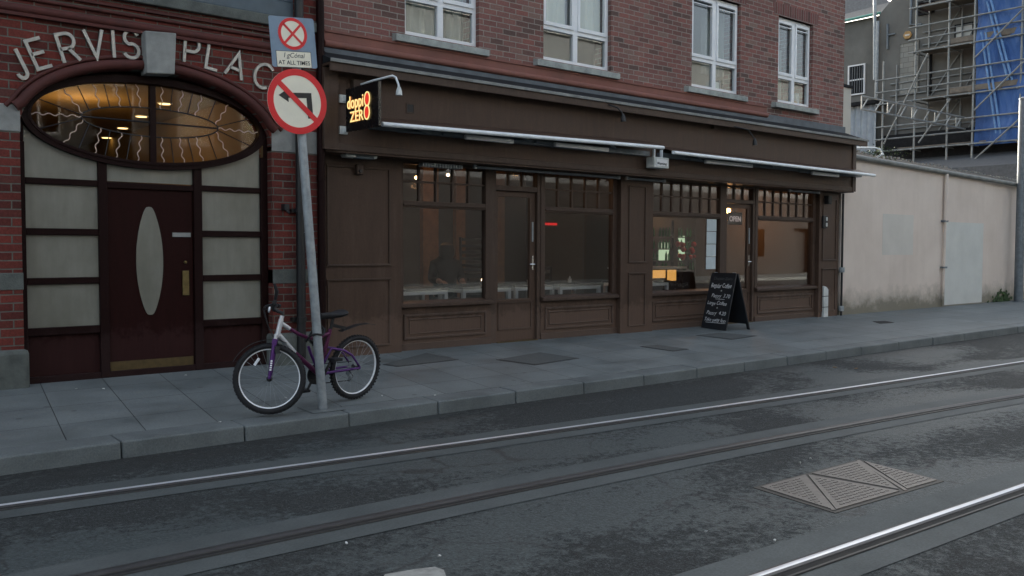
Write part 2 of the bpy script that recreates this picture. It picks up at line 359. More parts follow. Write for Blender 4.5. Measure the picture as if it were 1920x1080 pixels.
# ------------------------------------------------------------------ mesh helpers
OFF = {}
class MB:
    def __init__(s): s.v = []; s.f = []
    def add(s, vs, fs):
        k = len(s.v); s.v += [tuple(v) for v in vs]; s.f += [tuple(i + k for i in f) for f in fs]; return s
    def box(s, x0, x1, y0, y1, z0, z1):
        return s.add([(x0, y0, z0), (x1, y0, z0), (x1, y1, z0), (x0, y1, z0), (x0, y0, z1), (x1, y0, z1), (x1, y1, z1), (x0, y1, z1)],
                     [(0, 3, 2, 1), (4, 5, 6, 7), (0, 1, 5, 4), (1, 2, 6, 5), (2, 3, 7, 6), (3, 0, 4, 7)])
    def obox(s, c, ax, h):
        c = Vector(c); a = [Vector(x).normalized() * k for x, k in zip(ax, h)]
        vs = [c + a[0] * i + a[1] * j + a[2] * k for k in (-1, 1) for i, j in ((-1, -1), (1, -1), (1, 1), (-1, 1))]
        return s.add(vs, [(0, 3, 2, 1), (4, 5, 6, 7), (0, 1, 5, 4), (1, 2, 6, 5), (2, 3, 7, 6), (3, 0, 4, 7)])
    def bar(s, a, b, w, d, upv=(0, 0, 1)):
        a, b = Vector(a), Vector(b); x = (b - a); L = x.length; x.normalize(); u = Vector(upv)
        y = u.cross(x)
        if y.length < 1e-4: y = Vector((0, 1, 0)).cross(x)
        y.normalize(); z = x.cross(y)
        return s.obox((a + b) / 2, (x, y, z), (L / 2, w / 2, d / 2))
    def tube(s, pts, r, n=8, closed=False, cap=True):
        pts = [Vector(p) for p in pts]; m = len(pts)
        rs = r if isinstance(r, (list, tuple)) else [r] * m
        prev = None; vs = []
        for i, p in enumerate(pts):
            if closed: t = (pts[(i + 1) % m] - pts[i - 1])
            else: t = (pts[min(i + 1, m - 1)] - pts[max(i - 1, 0)])
            t.normalize()
            if prev is None:
                u = t.cross(Vector((0, 0, 1)))
                if u.length < .1: u = t.cross(Vector((0, 1, 0)))
            else: u = prev - t * prev.dot(t)
            u.normalize(); prev = u; w = t.cross(u)
            for k in range(n):
                a = 2 * math.pi * k / n; vs.append(p + (u * math.cos(a) + w * math.sin(a)) * rs[i])
        fs = []
        for i in range(m if closed else m - 1):
            j = (i + 1) % m
            for k in range(n): fs.append((i * n + k, i * n + (k + 1) % n, j * n + (k + 1) % n, j * n + k))
        if cap and not closed: fs += [tuple(range(n - 1, -1, -1)), tuple(range((m - 1) * n, m * n))]
        return s.add(vs, fs)
    def prism(s, pts, ext):
        pts = [Vector(p) for p in pts]; e = Vector(ext); n = len(pts)
        return s.add(pts + [p + e for p in pts], [tuple(range(n - 1, -1, -1)), tuple(range(n, 2 * n))] + [(i, (i + 1) % n, n + (i + 1) % n, n + i) for i in range(n)])
    def ring(s, outer, inner, ext):     # two closed outlines with the same count
        o = [Vector(p) for p in outer]; q = [Vector(p) for p in inner]; e = Vector(ext); n = len(o)
        vs = o + q + [p + e for p in o] + [p + e for p in q]; fs = []
        for i in range(n):
            j = (i + 1) % n
            fs += [(i, j, n + j, n + i), (2 * n + i, 3 * n + i, 3 * n + j, 2 * n + j), (i, 2 * n + i, 2 * n + j, j), (n + i, n + j, 3 * n + j, 3 * n + i)]
        return s.add(vs, fs)
    def lathe(s, c, prof, n=24, ax=(0, 0, 1)):
        ax = Vector(ax).normalized(); u = ax.cross(Vector((1, 0, 0)))
        if u.length < .1: u = ax.cross(Vector((0, 1, 0)))
        u.normalize(); w = ax.cross(u); c = Vector(c); vs = []; fs = []
        for r, h in prof:
            for k in range(n):
                a = 2 * math.pi * k / n; vs.append(c + ax * h + (u * math.cos(a) + w * math.sin(a)) * max(r, 1e-4))
        for i in range(len(prof) - 1):
            for k in range(n): fs.append((i * n + k, i * n + (k + 1) % n, (i + 1) * n + (k + 1) % n, (i + 1) * n + k))
        fs += [tuple(range(n - 1, -1, -1)), tuple(range((len(prof) - 1) * n, len(prof) * n))]
        return s.add(vs, fs)
    def ball(s, c, r, n=12):
        return s.lathe(c, [(r * math.sin(math.pi * i / 8), -r * math.cos(math.pi * i / 8)) for i in range(9)], n)
    def xf(s, mat):
        s.v = [tuple(mat @ Vector(v)) for v in s.v]; return s
    def build(s, name, mat, parent=None, smooth=False, bevel=0, local=False, fix=True):
        o = Vector((0, 0, 0)) if (parent is None or local) else OFF.get(parent.name, Vector((0, 0, 0)))
        me = bpy.data.meshes.new(name); me.from_pydata([tuple(Vector(v) - o) for v in s.v], [], s.f); me.update()
        if fix:
            bm = bmesh.new(); bm.from_mesh(me); bmesh.ops.recalc_face_normals(bm, faces=bm.faces); bm.to_mesh(me); bm.free()
        me.materials.append(M[mat])
        ob = bpy.data.objects.new(name, me); COL.objects.link(ob)
        if parent is not None: ob.parent = parent
        OFF[ob.name] = o
        if smooth:
            for p in me.polygons: p.use_smooth = True
            md = ob.modifiers.new('edge', 'EDGE_SPLIT'); md.split_angle = R(40)
        if bevel:
            b = ob.modifiers.new('bevel', 'BEVEL'); b.width = bevel; b.segments = 2; b.limit_method = 'ANGLE'; b.angle_limit = R(50)
        return ob
def tag(o, label=None, cat=None, group=None, kind=None):
    for k, v in (('label', label), ('category', cat), ('group', group), ('kind', kind)):
        if v: o[k] = v
    return o
def thing(name, label, cat, loc=(0, 0, 0), group=None):
    o = bpy.data.objects.new(name, None); COL.objects.link(o); o.location = loc; OFF[o.name] = Vector(loc); o.empty_display_size = .1
    return tag(o, label, cat, group)
def mb(): return MB()
def copy_tree(o, parent=None):
    c = o.copy(); COL.objects.link(c); OFF[c.name] = OFF.get(o.name, Vector())
    if parent: c.parent = parent
    for ch in list(o.children): copy_tree(ch, c)
    return c
def text(s, size, depth=.003, shear=0, align='LEFT', offset=0, spacing=1):
    cu = bpy.data.curves.new('t', 'FONT'); cu.body = s; cu.size = size; cu.extrude = depth; cu.shear = shear; cu.align_x = align; cu.offset = offset
    cu.space_character = spacing; cu.resolution_u = 4
    ob = bpy.data.objects.new('t', cu); COL.objects.link(ob)
    bpy.context.view_layer.update()
    me = bpy.data.meshes.new_from_object(ob.evaluated_get(bpy.context.evaluated_depsgraph_get()))
    m = MB(); m.add([v.co.copy() for v in me.vertices], [tuple(p.vertices) for p in me.polygons])
    bpy.data.objects.remove(ob); bpy.data.curves.remove(cu); bpy.data.meshes.remove(me)
    return m
def frame_m(o, x, y):      # matrix placing local x,y (and their normal) at o
    x = Vector(x).normalized(); y = Vector(y); y = (y - x * y.dot(x)).normalized(); z = x.cross(y)
    return Matrix(((x.x, y.x, z.x, o[0]), (x.y, y.y, z.y, o[1]), (x.z, y.z, z.z, o[2]), (0, 0, 0, 1)))
def rounded(w, h, r, n=5):
    pts = []
    for cx, cy, a0 in ((w / 2 - r, h / 2 - r, 0), (-w / 2 + r, h / 2 - r, 90), (-w / 2 + r, -h / 2 + r, 180), (w / 2 - r, -h / 2 + r, 270)):
        for i in range(n + 1):
            a = R(a0 + 90 * i / n); pts.append((cx + r * math.cos(a), cy + r * math.sin(a), 0))
    return pts
def circ(r, n=48, cx=0, cy=0, z=0, ry=None):
    return [(cx + r * math.cos(2 * math.pi * i / n), cy + (ry or r) * math.sin(2 * math.pi * i / n), z) for i in range(n)]
def wall_holes(xs, zs, holes, y0, y1):      # slab between y0 and y1 with rectangular openings
    X = sorted(set([xs[0], xs[1]] + [h[0] for h in holes] + [h[1] for h in holes])); Z = sorted(set([zs[0], zs[1]] + [h[2] for h in holes] + [h[3] for h in holes]))
    def solid(i, j):
        if i < 0 or j < 0 or i >= len(X) - 1 or j >= len(Z) - 1: return False
        cx, cz = (X[i] + X[i + 1]) / 2, (Z[j] + Z[j + 1]) / 2
        return not any(h[0] < cx < h[1] and h[2] < cz < h[3] for h in holes)
    m = MB()
    for i in range(len(X) - 1):
        for j in range(len(Z) - 1):
            if not solid(i, j): continue
            a, b, c, d = X[i], X[i + 1], Z[j], Z[j + 1]
            m.add([(a, y0, c), (b, y0, c), (b, y0, d), (a, y0, d)], [(0, 1, 2, 3)]); m.add([(a, y1, c), (b, y1, c), (b, y1, d), (a, y1, d)], [(3, 2, 1, 0)])
            if not solid(i - 1, j): m.add([(a, y0, c), (a, y0, d), (a, y1, d), (a, y1, c)], [(0, 1, 2, 3)])
            if not solid(i + 1, j): m.add([(b, y0, c), (b, y0, d), (b, y1, d), (b, y1, c)], [(3, 2, 1, 0)])
            if not solid(i, j - 1): m.add([(a, y0, c), (b, y0, c), (b, y1, c), (a, y1, c)], [(3, 2, 1, 0)])
            if not solid(i, j + 1): m.add([(a, y0, d), (b, y0, d), (b, y1, d), (a, y1, d)], [(0, 1, 2, 3)])
    return m

# ------------------------------------------------------------------ ground, road, pavement, kerb
ZR = -.22
def pz(y): return -(9.6 - y) * .036          # pavement falls towards the kerb
tag(mb().add([(-250, -250, -.45), (350, -250, -.45), (350, 350, -.45), (-250, 350, -.45)], [(0, 1, 2, 3)]).build('ground', 'asphalt', fix=False), kind='structure')
tag(mb().add([(-40, -6.5, ZR), (120, -6.5, ZR), (120, 6.9, ZR), (-40, 6.9, ZR)], [(0, 1, 2, 3)]).build('road', 'asphalt', fix=False), kind='structure')
pv = mb(); YK = 7.06
pv.add([(-40, YK, pz(YK)), (120, YK, pz(YK)), (120, 9.9, pz(9.9)), (-40, 9.9, pz(9.9)), (-40, YK, -.4), (120, YK, -.4)], [(0, 1, 2, 3), (0, 4, 5, 1)])
tag(pv.build('pavement', 'paving'), kind='structure')
kb = mb(); x = -8.24; L = .93
while x < 60:
    j = random.uniform(-.004, .004); yj = random.uniform(-.006, .006); Lr = L if x < 12 else 1.1
    a, b = x + .004, x + Lr - .004; y0, y1 = 6.79 + yj, YK - .004; z0, z1 = pz(6.79) + j + .002, pz(YK) + j * .5 + .002
    kb.add([(a, y0 - .012, -.3), (b, y0 - .012, -.3), (b, y1, -.3), (a, y1, -.3), (a, y0, z0), (b, y0, z0), (b, y1, z1), (a, y1, z1)],
           [(0, 3, 2, 1), (4, 5, 6, 7), (0, 1, 5, 4), (1, 2, 6, 5), (2, 3, 7, 6), (3, 0, 4, 7)])
    x += Lr
tag(kb.build('kerb', 'kerb_granite', bevel=.014), kind='structure')
tag(mb().box(-40, 120, -10, -6.5, -.45, -.08).build('opposite_pavement', 'paving'), kind='structure')

def curve(pts):      # least-squares quadratic through measured plan points
    n = len(pts); 
    import numpy as np
    A = np.array([[1, p[0], p[0] ** 2] for p in pts]); y = np.array([p[1] for p in pts]); c = np.linalg.lstsq(A, y, rcond=None)[0]
    return lambda x: float(c[0] + c[1] * x + c[2] * x * x)
rails = [(curve([(1.057, 5.938), (2.64, 5.78), (4.666, 5.596), (7.787, 5.316), (13.182, 4.962)]), 'thin bright tram rail running nearest the kerb', 'rail_steel', 20),
         (curve([(1.3, 4.436), (2.15, 4.40), (3.62, 4.342), (4.68, 4.29), (6.22, 4.22), (8.06, 4.06), (10.13, 3.82)]), 'dull dark tram rail in the middle of the road', 'rail_dull', 18),
         (curve([(2.6, 2.49), (3.641, 2.438), (4.744, 2.388), (6.26, 2.316)]), 'wide shiny tram rail in the near right corner of the road', 'rail_steel', 14)]
for fn, lab, mt, xe in rails:
    xs = [-3 + .5 * i for i in range(int((xe + 3) / .5) + 1)]
    def off(d, z):
        out = []
        for xx in xs:
            s = (fn(xx + .05) - fn(xx - .05)) / .1; k = math.hypot(1, s); out.append((xx - s / k * d, fn(xx) + d / k, z))
        return out
    def sweep(prof, closed=False):
        m = MB(); rows = [off(d, z) for d, z in prof]; n = len(xs)
        for r in rows: m.v += r
        for i in range(len(rows) - 1):
            for k in range(n - 1): m.f.append((i * n + k, i * n + k + 1, (i + 1) * n + k + 1, (i + 1) * n + k))
        return m
    st = sweep([(-.27, ZR + .004), (.25, ZR + .004)])
    tag(st.build('track_bed', 'track_concrete'), kind='structure')
    t = thing('tram_rail', lab, 'tram rail', (xs[0], fn(xs[0]), ZR))
    pw = .017 if 'thin' in lab else (.0135 if 'wide' in lab else .006)
    sweep([(-.036, ZR + .005), (-.034, ZR + .011), (-pw - .004, ZR + .0155)]).build('rail_side', 'rail_side', t, smooth=True)
    sweep([(pw + .004, ZR + .0155), (.034, ZR + .012), (.036, ZR + .005)]).build('rail_side', 'rail_side', t, smooth=True)
    sweep([(-pw - .004, ZR + .0155), (-pw, ZR + .0165), (0, ZR + .0172), (pw, ZR + .0165), (pw + .004, ZR + .0155)]).build('rail_head', mt, t, smooth=True)
    sweep([(-.08, ZR + .006), (-.034, ZR + .006)]).build('rail_groove', 'rail_groove', t)
    sweep([(-.098, ZR + .005), (-.096, ZR + .012), (-.082, ZR + .012), (-.08, ZR + .006)]).build('rail_lip', 'rail_dull', t)
    for e in (.25, -.27):
        pass
tag(mb().add([tuple(onZ(*p, ZR) + Vector((0, 0, .004))) for p in ((722, 1078), (775, 1069), (815, 1064), (832, 1070), (838, 1085), (850, 1110), (700, 1110))], [tuple(range(7))]).build('road_marking', 'road_paint'), kind='structure')

# ------------------------------------------------------------------ red brick building with the arched doorway
jb = thing('arched_brick_building', 'dark red brick building with wide arched doorway and stone keystone', 'building', (3.16, 9.42, 0))
YJ, YJB = 9.42, 9.75
ACX, AA, ASP, AB = 3.15, 1.245, 2.42, .66
def arch_z(x, g=0):
    t = max(0, 1 - ((x - ACX) / (AA + g)) ** 2); return ASP + (AB + g) * math.sqrt(t)
jw = mb()
jw.box(-8, ACX - AA, YJ, YJB, -.05, 9.5); jw.box(ACX + AA, 5.02, YJ, YJB, -.05, 9.5)
N = 40; xsA = [ACX - AA * math.cos(math.pi * i / N) for i in range(N + 1)]
HW = (1.2, 4.62, 3.84, 6.2)
for a, b in zip(xsA[:-1], xsA[1:]):
    za, zb = arch_z(a), arch_z(b)
    jw.add([(a, YJ, za), (b, YJ, zb), (b, YJ, 3.84), (a, YJ, 3.84)], [(0, 1, 2, 3)])
    jw.add([(a, YJ, za), (b, YJ, zb), (b, YJB, zb), (a, YJB, za)], [(0, 1, 2, 3)])
jw.box(ACX - AA, ACX + AA, YJ + .001, YJB, 6.2, 9.5)
jw.build('wall', 'brick_jervis', jb)
# arch moulding: two rolls of dark terracotta round the arch and down a little
am = mb()
for g, rr, yy in ((.05, .05, YJ - .012), (.125, .022, YJ - .006)):
    pts = [(ACX + (AA + g) * math.cos(math.pi * i / 48), yy, ASP + (AB + g) * math.sin(math.pi * i / 48)) for i in range(49)]
    pts = [p for p in pts if p[2] > 2.625]
    e = pts[0]; pts = [(ACX + AA + g - .01, yy, 2.6)] + pts + [(ACX - AA - g + .01, yy, 2.6)]
    am.tube(pts, rr, 10)
am.build('arch_moulding', 'terracotta_dark', jb, smooth=True)
mb().prism([onY(276, 137, YJ - .13), onY(328, 139, YJ - .13), onY(331, 62, YJ - .13), onY(272, 57, YJ - .13)], (0, .2, 0)).build('keystone', 'stone_grey', jb, bevel=.01)
cn = mb()
for z, r in ((3.50, .045), (3.60, .018)):
    cn.tube([(-8, YJ - .01, z), (5.0, YJ - .01, z)], r, 10)
cn.box(-8, 5.0, YJ - .05, YJ + .02, 3.43, 3.46); cn.box(-8, 5.0, YJ - .03, YJ + .02, 3.655, 3.68)
cn.build('cornice', 'terracotta_dark', jb, smooth=True)
mb().box(-8, 4.99, YJ - .06, YJ + .02, 3.73, 3.84).build('string_course', 'stone_dark', jb, bevel=.01)
hw = mb(); hw.box(-8, 4.66, YJ - .02, YJ + .1, 3.845, 4.02); hw.box(-8, 4.66, YJ - .01, YJ + .12, 4.02, 6.2); hw.box(4.56, 4.66, YJ - .015, YJ + .03, 4.02, 6.2)
hw.build('window_surround', 'slate_blue_paint', jb, bevel=.01)
for (x0, x1) in ((-8, ACX - AA), (ACX + AA, 5.0)):
    for (z0, z1) in ((2.37, 2.62), (.905, 1.065)):
        mb().box(x0, x1 + (.006 if x1 < 3 else 0), YJ - .008, YJB - .05, z0, z1).build('stone_band', 'stone_dark' if z0 < 2 else 'stone_grey', jb, bevel=.006)
    pl = mb(); e0 = x1 + .035 if x1 < 3 else x1; s0 = x0 - .03 if x0 > 3 else x0
    pl.box(s0, e0, YJ - .07, YJB - .02, -.12, .35); pl.build('plinth', 'stone_dark', jb, bevel=.04)
# timber screen
YS = 9.55
fr = mb()
X0, X1 = ACX - AA, ACX + AA
for a, b, h in ((X0, 1.965, 2.3), (2.615, 2.70, 2.15), (3.565, 3.655, 2.15), (4.315, X1, 2.3)): fr.box(a, b, YS - .02, YS + .07, 0, h)
fr.box(X0, X1, YS - .013, YS + .065, -.02, .06)
for z0, z1 in ((.455, .53), (.945, 1.01), (1.42, 1.485), (1.905, 1.965)):
    for a, b in ((1.965, 2.615), (3.655, 4.315)): fr.box(a, b, YS - .014, YS + .065, z0, z1)
fr.box(2.70, 3.565, YS - .014, YS + .065, 1.895, 1.955)
# infill above the ellipse: dark board between the arch and the oval window
EX, EZ, EA, EB = 3.155, 2.568, 1.135, .392
def oval(k, a, b, y, n=72): return [(EX + a * math.cos(2 * math.pi * i / n), y, EZ + b * math.sin(2 * math.pi * i / n)) for i in range(n)]
top = []
n2 = 72
for i in range(n2):
    a = 2 * math.pi * i / n2; x = EX + (EA + .09) * math.cos(a); z = EZ + (EB + .07) * math.sin(a)
    if math.sin(a) > 0: top.append((x, z))
top.sort()
for (xa, za), (xb, zb) in zip(top[:-1], top[1:]):
    fr.add([(xa, YS + .03, za), (xb, YS + .03, zb), (xb, YS + .03, max(zb, arch_z(xb) + .03)), (xa, YS + .03, max(za, arch_z(xa) + .03))], [(0, 1, 2, 3)])
for xa, xb in ((X0, X0 + .05), (X1 - .05, X1)): fr.box(xa, xb, YS - .018, YS + .05, 2.3, 2.75)
sf = fr.build('timber_screen', 'maroon_wood', jb, bevel=.006)
for a, b in ((1.965, 2.615), (3.655, 4.315)):
    for z0, z1 in ((.53, .945), (1.01, 1.42), (1.485, 1.905)):
        mb().box(a, b, YS + .02, YS + .03, z0, z1).build('frosted_pane', 'frosted_glass', sf)
    mb().box(a, b, YS + .03, YS + .05, .06, .455).build('panel', 'maroon_door', sf)
def under_oval(a, b):
    m = MB(); n = 24; P = []
    for i in range(n + 1):
        x = a + (b - a) * i / n; t = 1 - ((x - EX) / (EA + .05)) ** 2
        P.append((x, EZ - (EB + .03) * math.sqrt(max(t, 0))))
    for (xa, za), (xb, zb) in zip(P[:-1], P[1:]): m.add([(xa, YS + .02, 1.965), (xb, YS + .02, 1.965), (xb, YS + .02, zb), (xa, YS + .02, za)], [(0, 1, 2, 3)])
    return m
for a, b in ((1.965, 2.615), (2.70, 3.565), (3.655, 4.315)): under_oval(a, b).build('frosted_pane', 'frosted_glass', sf)
fo = mb().ring(oval(0, EA + .088, EB + .075, YS - .05), oval(0, EA, EB, YS - .05), (0, .09, 0))
fo.ring(oval(0, EA + .03, EB + .03, YS - .062), oval(0, EA + .005, EB + .005, YS - .062), (0, .02, 0))
fo.box(EX - .03, EX + .03, YS - .02, YS + .03, EZ - EB, EZ + EB)
fow = fo.build('oval_window', 'maroon_wood', jb, smooth=True)
mb().prism(oval(0, EA, EB, YS + .0), (0, .006, 0)).build('pane', 'fan_glass', fow)
IA, IB = .685, .145
tr = mb()
tr.tube([(EX + IA * math.cos(2 * math.pi * i / 60), YS - .01, EZ + .012 + IB * math.sin(2 * math.pi * i / 60)) for i in range(60)], .0075, 6, closed=True)
tr.tube([(EX - IA, YS - .01, EZ + .012), (EX + IA, YS - .01, EZ + .012)], .009, 6)
OUT = [0, 45, 63, 74, 85, 98, 109, 120, 138, 180]; INN = [0, 16, 50, 67, 83, 100, 117, 138, 168, 180]
def radial(ao, ai):
    return Vector((EX + IA * math.cos(R(ai)), YS - .012, EZ + .012 + IB * math.sin(R(ai)))), Vector((EX + (EA - .004) * math.cos(R(ao)), YS - .012, EZ + (EB - .004) * math.sin(R(ao))))
for sg in (1, -1):
    for k in range(9):
        if k == 4: continue
        A, B = radial(sg * (OUT[k] + OUT[k + 1]) / 2, sg * (INN[k] + INN[k + 1]) / 2); tr.tube([A, B], .005, 6)
tr.build('tracery', 'black_paint', fow)
plain('ray_cream', (.55, .4, .31), .6)
for sg in (1, -1):
    for k in range(10):
        if sg < 0 and k in (0, 9): continue
        A, B = radial(sg * OUT[k], sg * INN[k]); dv = (B - A); nn = Vector((-dv.z, 0, dv.x)).normalized(); Ln = dv.length; q_ = 24; m = mb()
        m.tube([A + dv * (i / q_) + nn * .011 * math.sin(i / q_ * Ln / .105 * 2 * math.pi) for i in range(q_ + 1)], .0056, 6); m.build('wavy_ray', 'ray_cream', fow, smooth=True)
# door leaf
dl = mb().box(2.70, 3.56, YS + .012, YS + .055, .01, 1.895)
dr = dl.build('front_door', 'maroon_door', jb, bevel=.004)
def spindle(y):
    pts = []
    for i in range(64):
        a = 2 * math.pi * i / 64; zz = 1.165 + .555 * math.sin(a)
        w = .135 - .062 * abs(math.sin(a)) ** 2.2
        e = abs(math.cos(a)) ** .55 * (1 if math.cos(a) >= 0 else -1)
        pts.append((3.11 + w * e, y, zz))
    return pts
mb().prism(spindle(YS + .004), (0, .012, 0)).build('oval_pane', 'frosted_glass', dr)
mb().box(2.71, 3.55, YS + .006, YS + .0125, .025, .15).build('kick_plate', 'brass_dull', dr)
mb().box(3.44, 3.51, YS - .006, YS + .013, .8, 1.06).build('push_plate', 'brass', dr, bevel=.004)
mb().lathe((3.475, YS + .012, 1.15), [(.016, 0), (.016, .02), (.01, .026)], 14, (0, -1, 0)).build('lock', 'brass', dr)
npl = mb().box(3.345, 3.535, YS + .002, YS + .013, 1.415, 1.46).build('name_plate', 'stone_grey', dr)
# hall behind
hl = mb(); HX0, HX1, HY0, HY1, HZ = 1.5, 5.0, 9.76, 20.0, 3.3
for q_ in (((HX0, HY1, 0), (HX1, HY1, 0), (HX1, HY1, HZ), (HX0, HY1, HZ)), ((HX0, HY0, 0), (HX0, HY1, 0), (HX0, HY1, HZ), (HX0, HY0, HZ)), ((HX1, HY0, 0), (HX1, HY1, 0), (HX1, HY1, HZ), (HX1, HY0, HZ)), ((HX0, HY0, 0), (HX1, HY0, 0), (HX1, HY1, 0), (HX0, HY1, 0)), ((HX0, HY0, HZ), (HX1, HY0, HZ), (HX1, HY1, HZ), (HX0, HY1, HZ))): hl.add(q_, [(0, 1, 2, 3)])
hl.build('hall_wall', 'hall_wall', jb)
for (px, py), side in (((309, 193), 'right of the glazing bar'), ((265, 217), 'left of the bar, second from the top'), ((230, 239), 'left of the bar, third from the top'), ((200, 257), 'lowest and farthest left')):
    d = ray(px, py); p = Vector((0, 0, CZ)) + d * ((HZ - .005 - CZ) / d.z)
    t = thing('ceiling_light', 'round warm ceiling light in the oval window, %s' % side, 'ceiling light', p, 'hall ceiling lights behind the oval window')
    mb().lathe(p, [(.1, 0), (.1, -.012), (.085, -.014)], 20).build('trim', 'white_metal', t)
    mb().lathe(p - Vector((0, 0, .014)), [(.08, 0), (.078, -.004)], 20).build('lens', 'lamp_down', t)
hl_l = bpy.data.objects.new('hall_lamp', bpy.data.lights.new('hall_lamp', 'POINT')); COL.objects.link(hl_l); hl_l.location = (3.4, 13.0, 2.9); hl_l.data.energy = 7; hl_l.data.color = (1, .68, .36); hl_l.data.shadow_soft_size = .3

# lettering on the arch: thin flat strokes bent into letters
G = {}
def arc_pts(cx, cy, rx, ry, a0, a1, n=14): return [(cx + rx * math.cos(R(a0 + (a1 - a0) * i / n)), cy + ry * math.sin(R(a0 + (a1 - a0) * i / n))) for i in range(n + 1)]
G['J'] = [[(.28, 1), (.28, .22)] + arc_pts(.13, .2, .15, .2, 0, -180)]
G['E'] = [[(.5, 1), (0, 1), (0, 0), (.5, 0)], [(0, .52), (.44, .52)]]
G['R'] = [[(0, 0), (0, 1), (.3, 1)] + arc_pts(.3, .74, .24, .26, 90, -90) + [(0, .48)], [(.28, .48), (.56, 0)]]
G['V'] = [[(-.02, 1), (.3, 0), (.62, 1)]]
G['I'] = [[(.1, 0), (.1, 1)]]
G['S'] = [arc_pts(.28, .74, .25, .26, 25, 250, 16) + arc_pts(.28, .26, .27, .26, 90, -155, 18)]
G['P'] = [[(0, 0), (0, 1), (.3, 1)] + arc_pts(.3, .72, .25, .28, 90, -90) + [(0, .44)]]
G['L'] = [[(0, 1), (0, 0), (.46, 0)]]
G['A'] = [[(-.04, 0), (.32, 1), (.68, 0)], [(.09, .34), (.55, .34)]]
G['C'] = [arc_pts(.42, .5, .4, .5, 50, 310, 24)]
lt = thing('wall_lettering', 'silver metal letters JERVIS PLACE curving over the brick arch', 'sign lettering', (3.15, YJ - .03, 3.1))
spec = [('J', 34, 120, 25), ('E', 73, 100, 23), ('R', 128, 89, 17), ('V', 178, 82, 8), ('I', 213, 82, 3), ('S', 247, 83, 0), ('P', 360, 94, -4), ('L', 400, 106, -9), ('A', 443, 122, -15), ('C', 493, 141, -22), ('E', 538, 170, -28)]
for ch, px, py, ang in spec:
    c = onY(px, py, YJ - .03); H = .265
    xsx = [p[0] for s_ in G[ch] for p in s_]; mx = (min(xsx) + max(xsx)) / 2
    m = MB(); ca, sa = math.cos(R(ang)), math.sin(R(ang))
    for s_ in G[ch]:
        pts = []
        for (u, v) in s_:
            u, v = (u - mx) * H, (v - .5) * H; pts.append(Vector((c.x + u * ca - v * sa, YJ - .03, c.z + u * sa + v * ca)))
        hw_ = .0155; n = len(pts); Lp, Rp = [], []
        for i in range(n):
            d1 = (pts[i] - pts[max(i - 1, 0)]); d2 = (pts[min(i + 1, n - 1)] - pts[i])
            d1 = d1.normalized() if d1.length > 1e-6 else d2.normalized(); d2 = d2.normalized() if d2.length > 1e-6 else d1
            t = (d1 + d2).normalized(); nn = Vector((-t.z, 0, t.x)); k = hw_ / max(.35, t.dot(d1))
            Lp.append(pts[i] + nn * k); Rp.append(pts[i] - nn * k)
        for i in range(n - 1):
            q = [Lp[i], Rp[i], Rp[i + 1], Lp[i + 1]]; m.prism(q, (0, .022, 0))
    m.build('letter', 'steel_letter', lt)

# ------------------------------------------------------------------ pipes on the brick pier
dp = thing('black_downpipe', 'black iron downpipe on the brick pier behind the leaning signpost', 'downpipe', (4.7, 9.3, 0))
mb().tube([(4.69, 9.33, -.02), (4.69, 9.33, 4.0), (4.75, 9.33, 9)], .05, 14).build('pipe', 'black_paint', dp, smooth=True)
for z in (.5, 1.72, 2.9): cl = mb().lathe((4.69, 9.33, z), [(.058, -.03), (.058, .03)], 14); cl.box(4.6, 4.78, 9.36, 9.42, z - .02, z + .02); cl.build('collar', 'black_paint', dp)
m2 = mb().box(4.665, 4.725, 9.268, 9.276, 2.38, 2.46); nb_ = m2.build('number_plate', 'sign_cream', dp)
text('2', .075, .001, 0, 'CENTER').xf(frame_m((4.695, 9.266, 2.392), (1, 0, 0), (0, 0, 1))).build('digit', 'letter_black', nb_)
dp2 = thing('maroon_downpipe', 'thin dark maroon downpipe between the brick pier and brown shopfront', 'downpipe', (4.98, 9.36, 0))
mb().tube([(4.965, 9.36, -.02), (4.965, 9.36, 9)], .045, 12).build('pipe', 'maroon_wood', dp2, smooth=True)
for z in (.9, 2.1, 3.5): mb().lathe((4.965, 9.36, z), [(.052, -.03), (.052, .03)], 12).build('collar', 'maroon_wood', dp2)
lb = thing('wall_light', 'small black lamp fitting on the brick pier beside the downpipe', 'wall light', (4.53, 9.4, 1.78))
mb().box(4.5, 4.56, 9.33, 9.42, 1.72, 1.79).build('housing', 'black_plastic', lb, bevel=.006); mb().tube([(4.53, 9.35, 1.72), (4.55, 9.31, 1.69)], .015, 8).build('nozzle', 'black_plastic', lb)

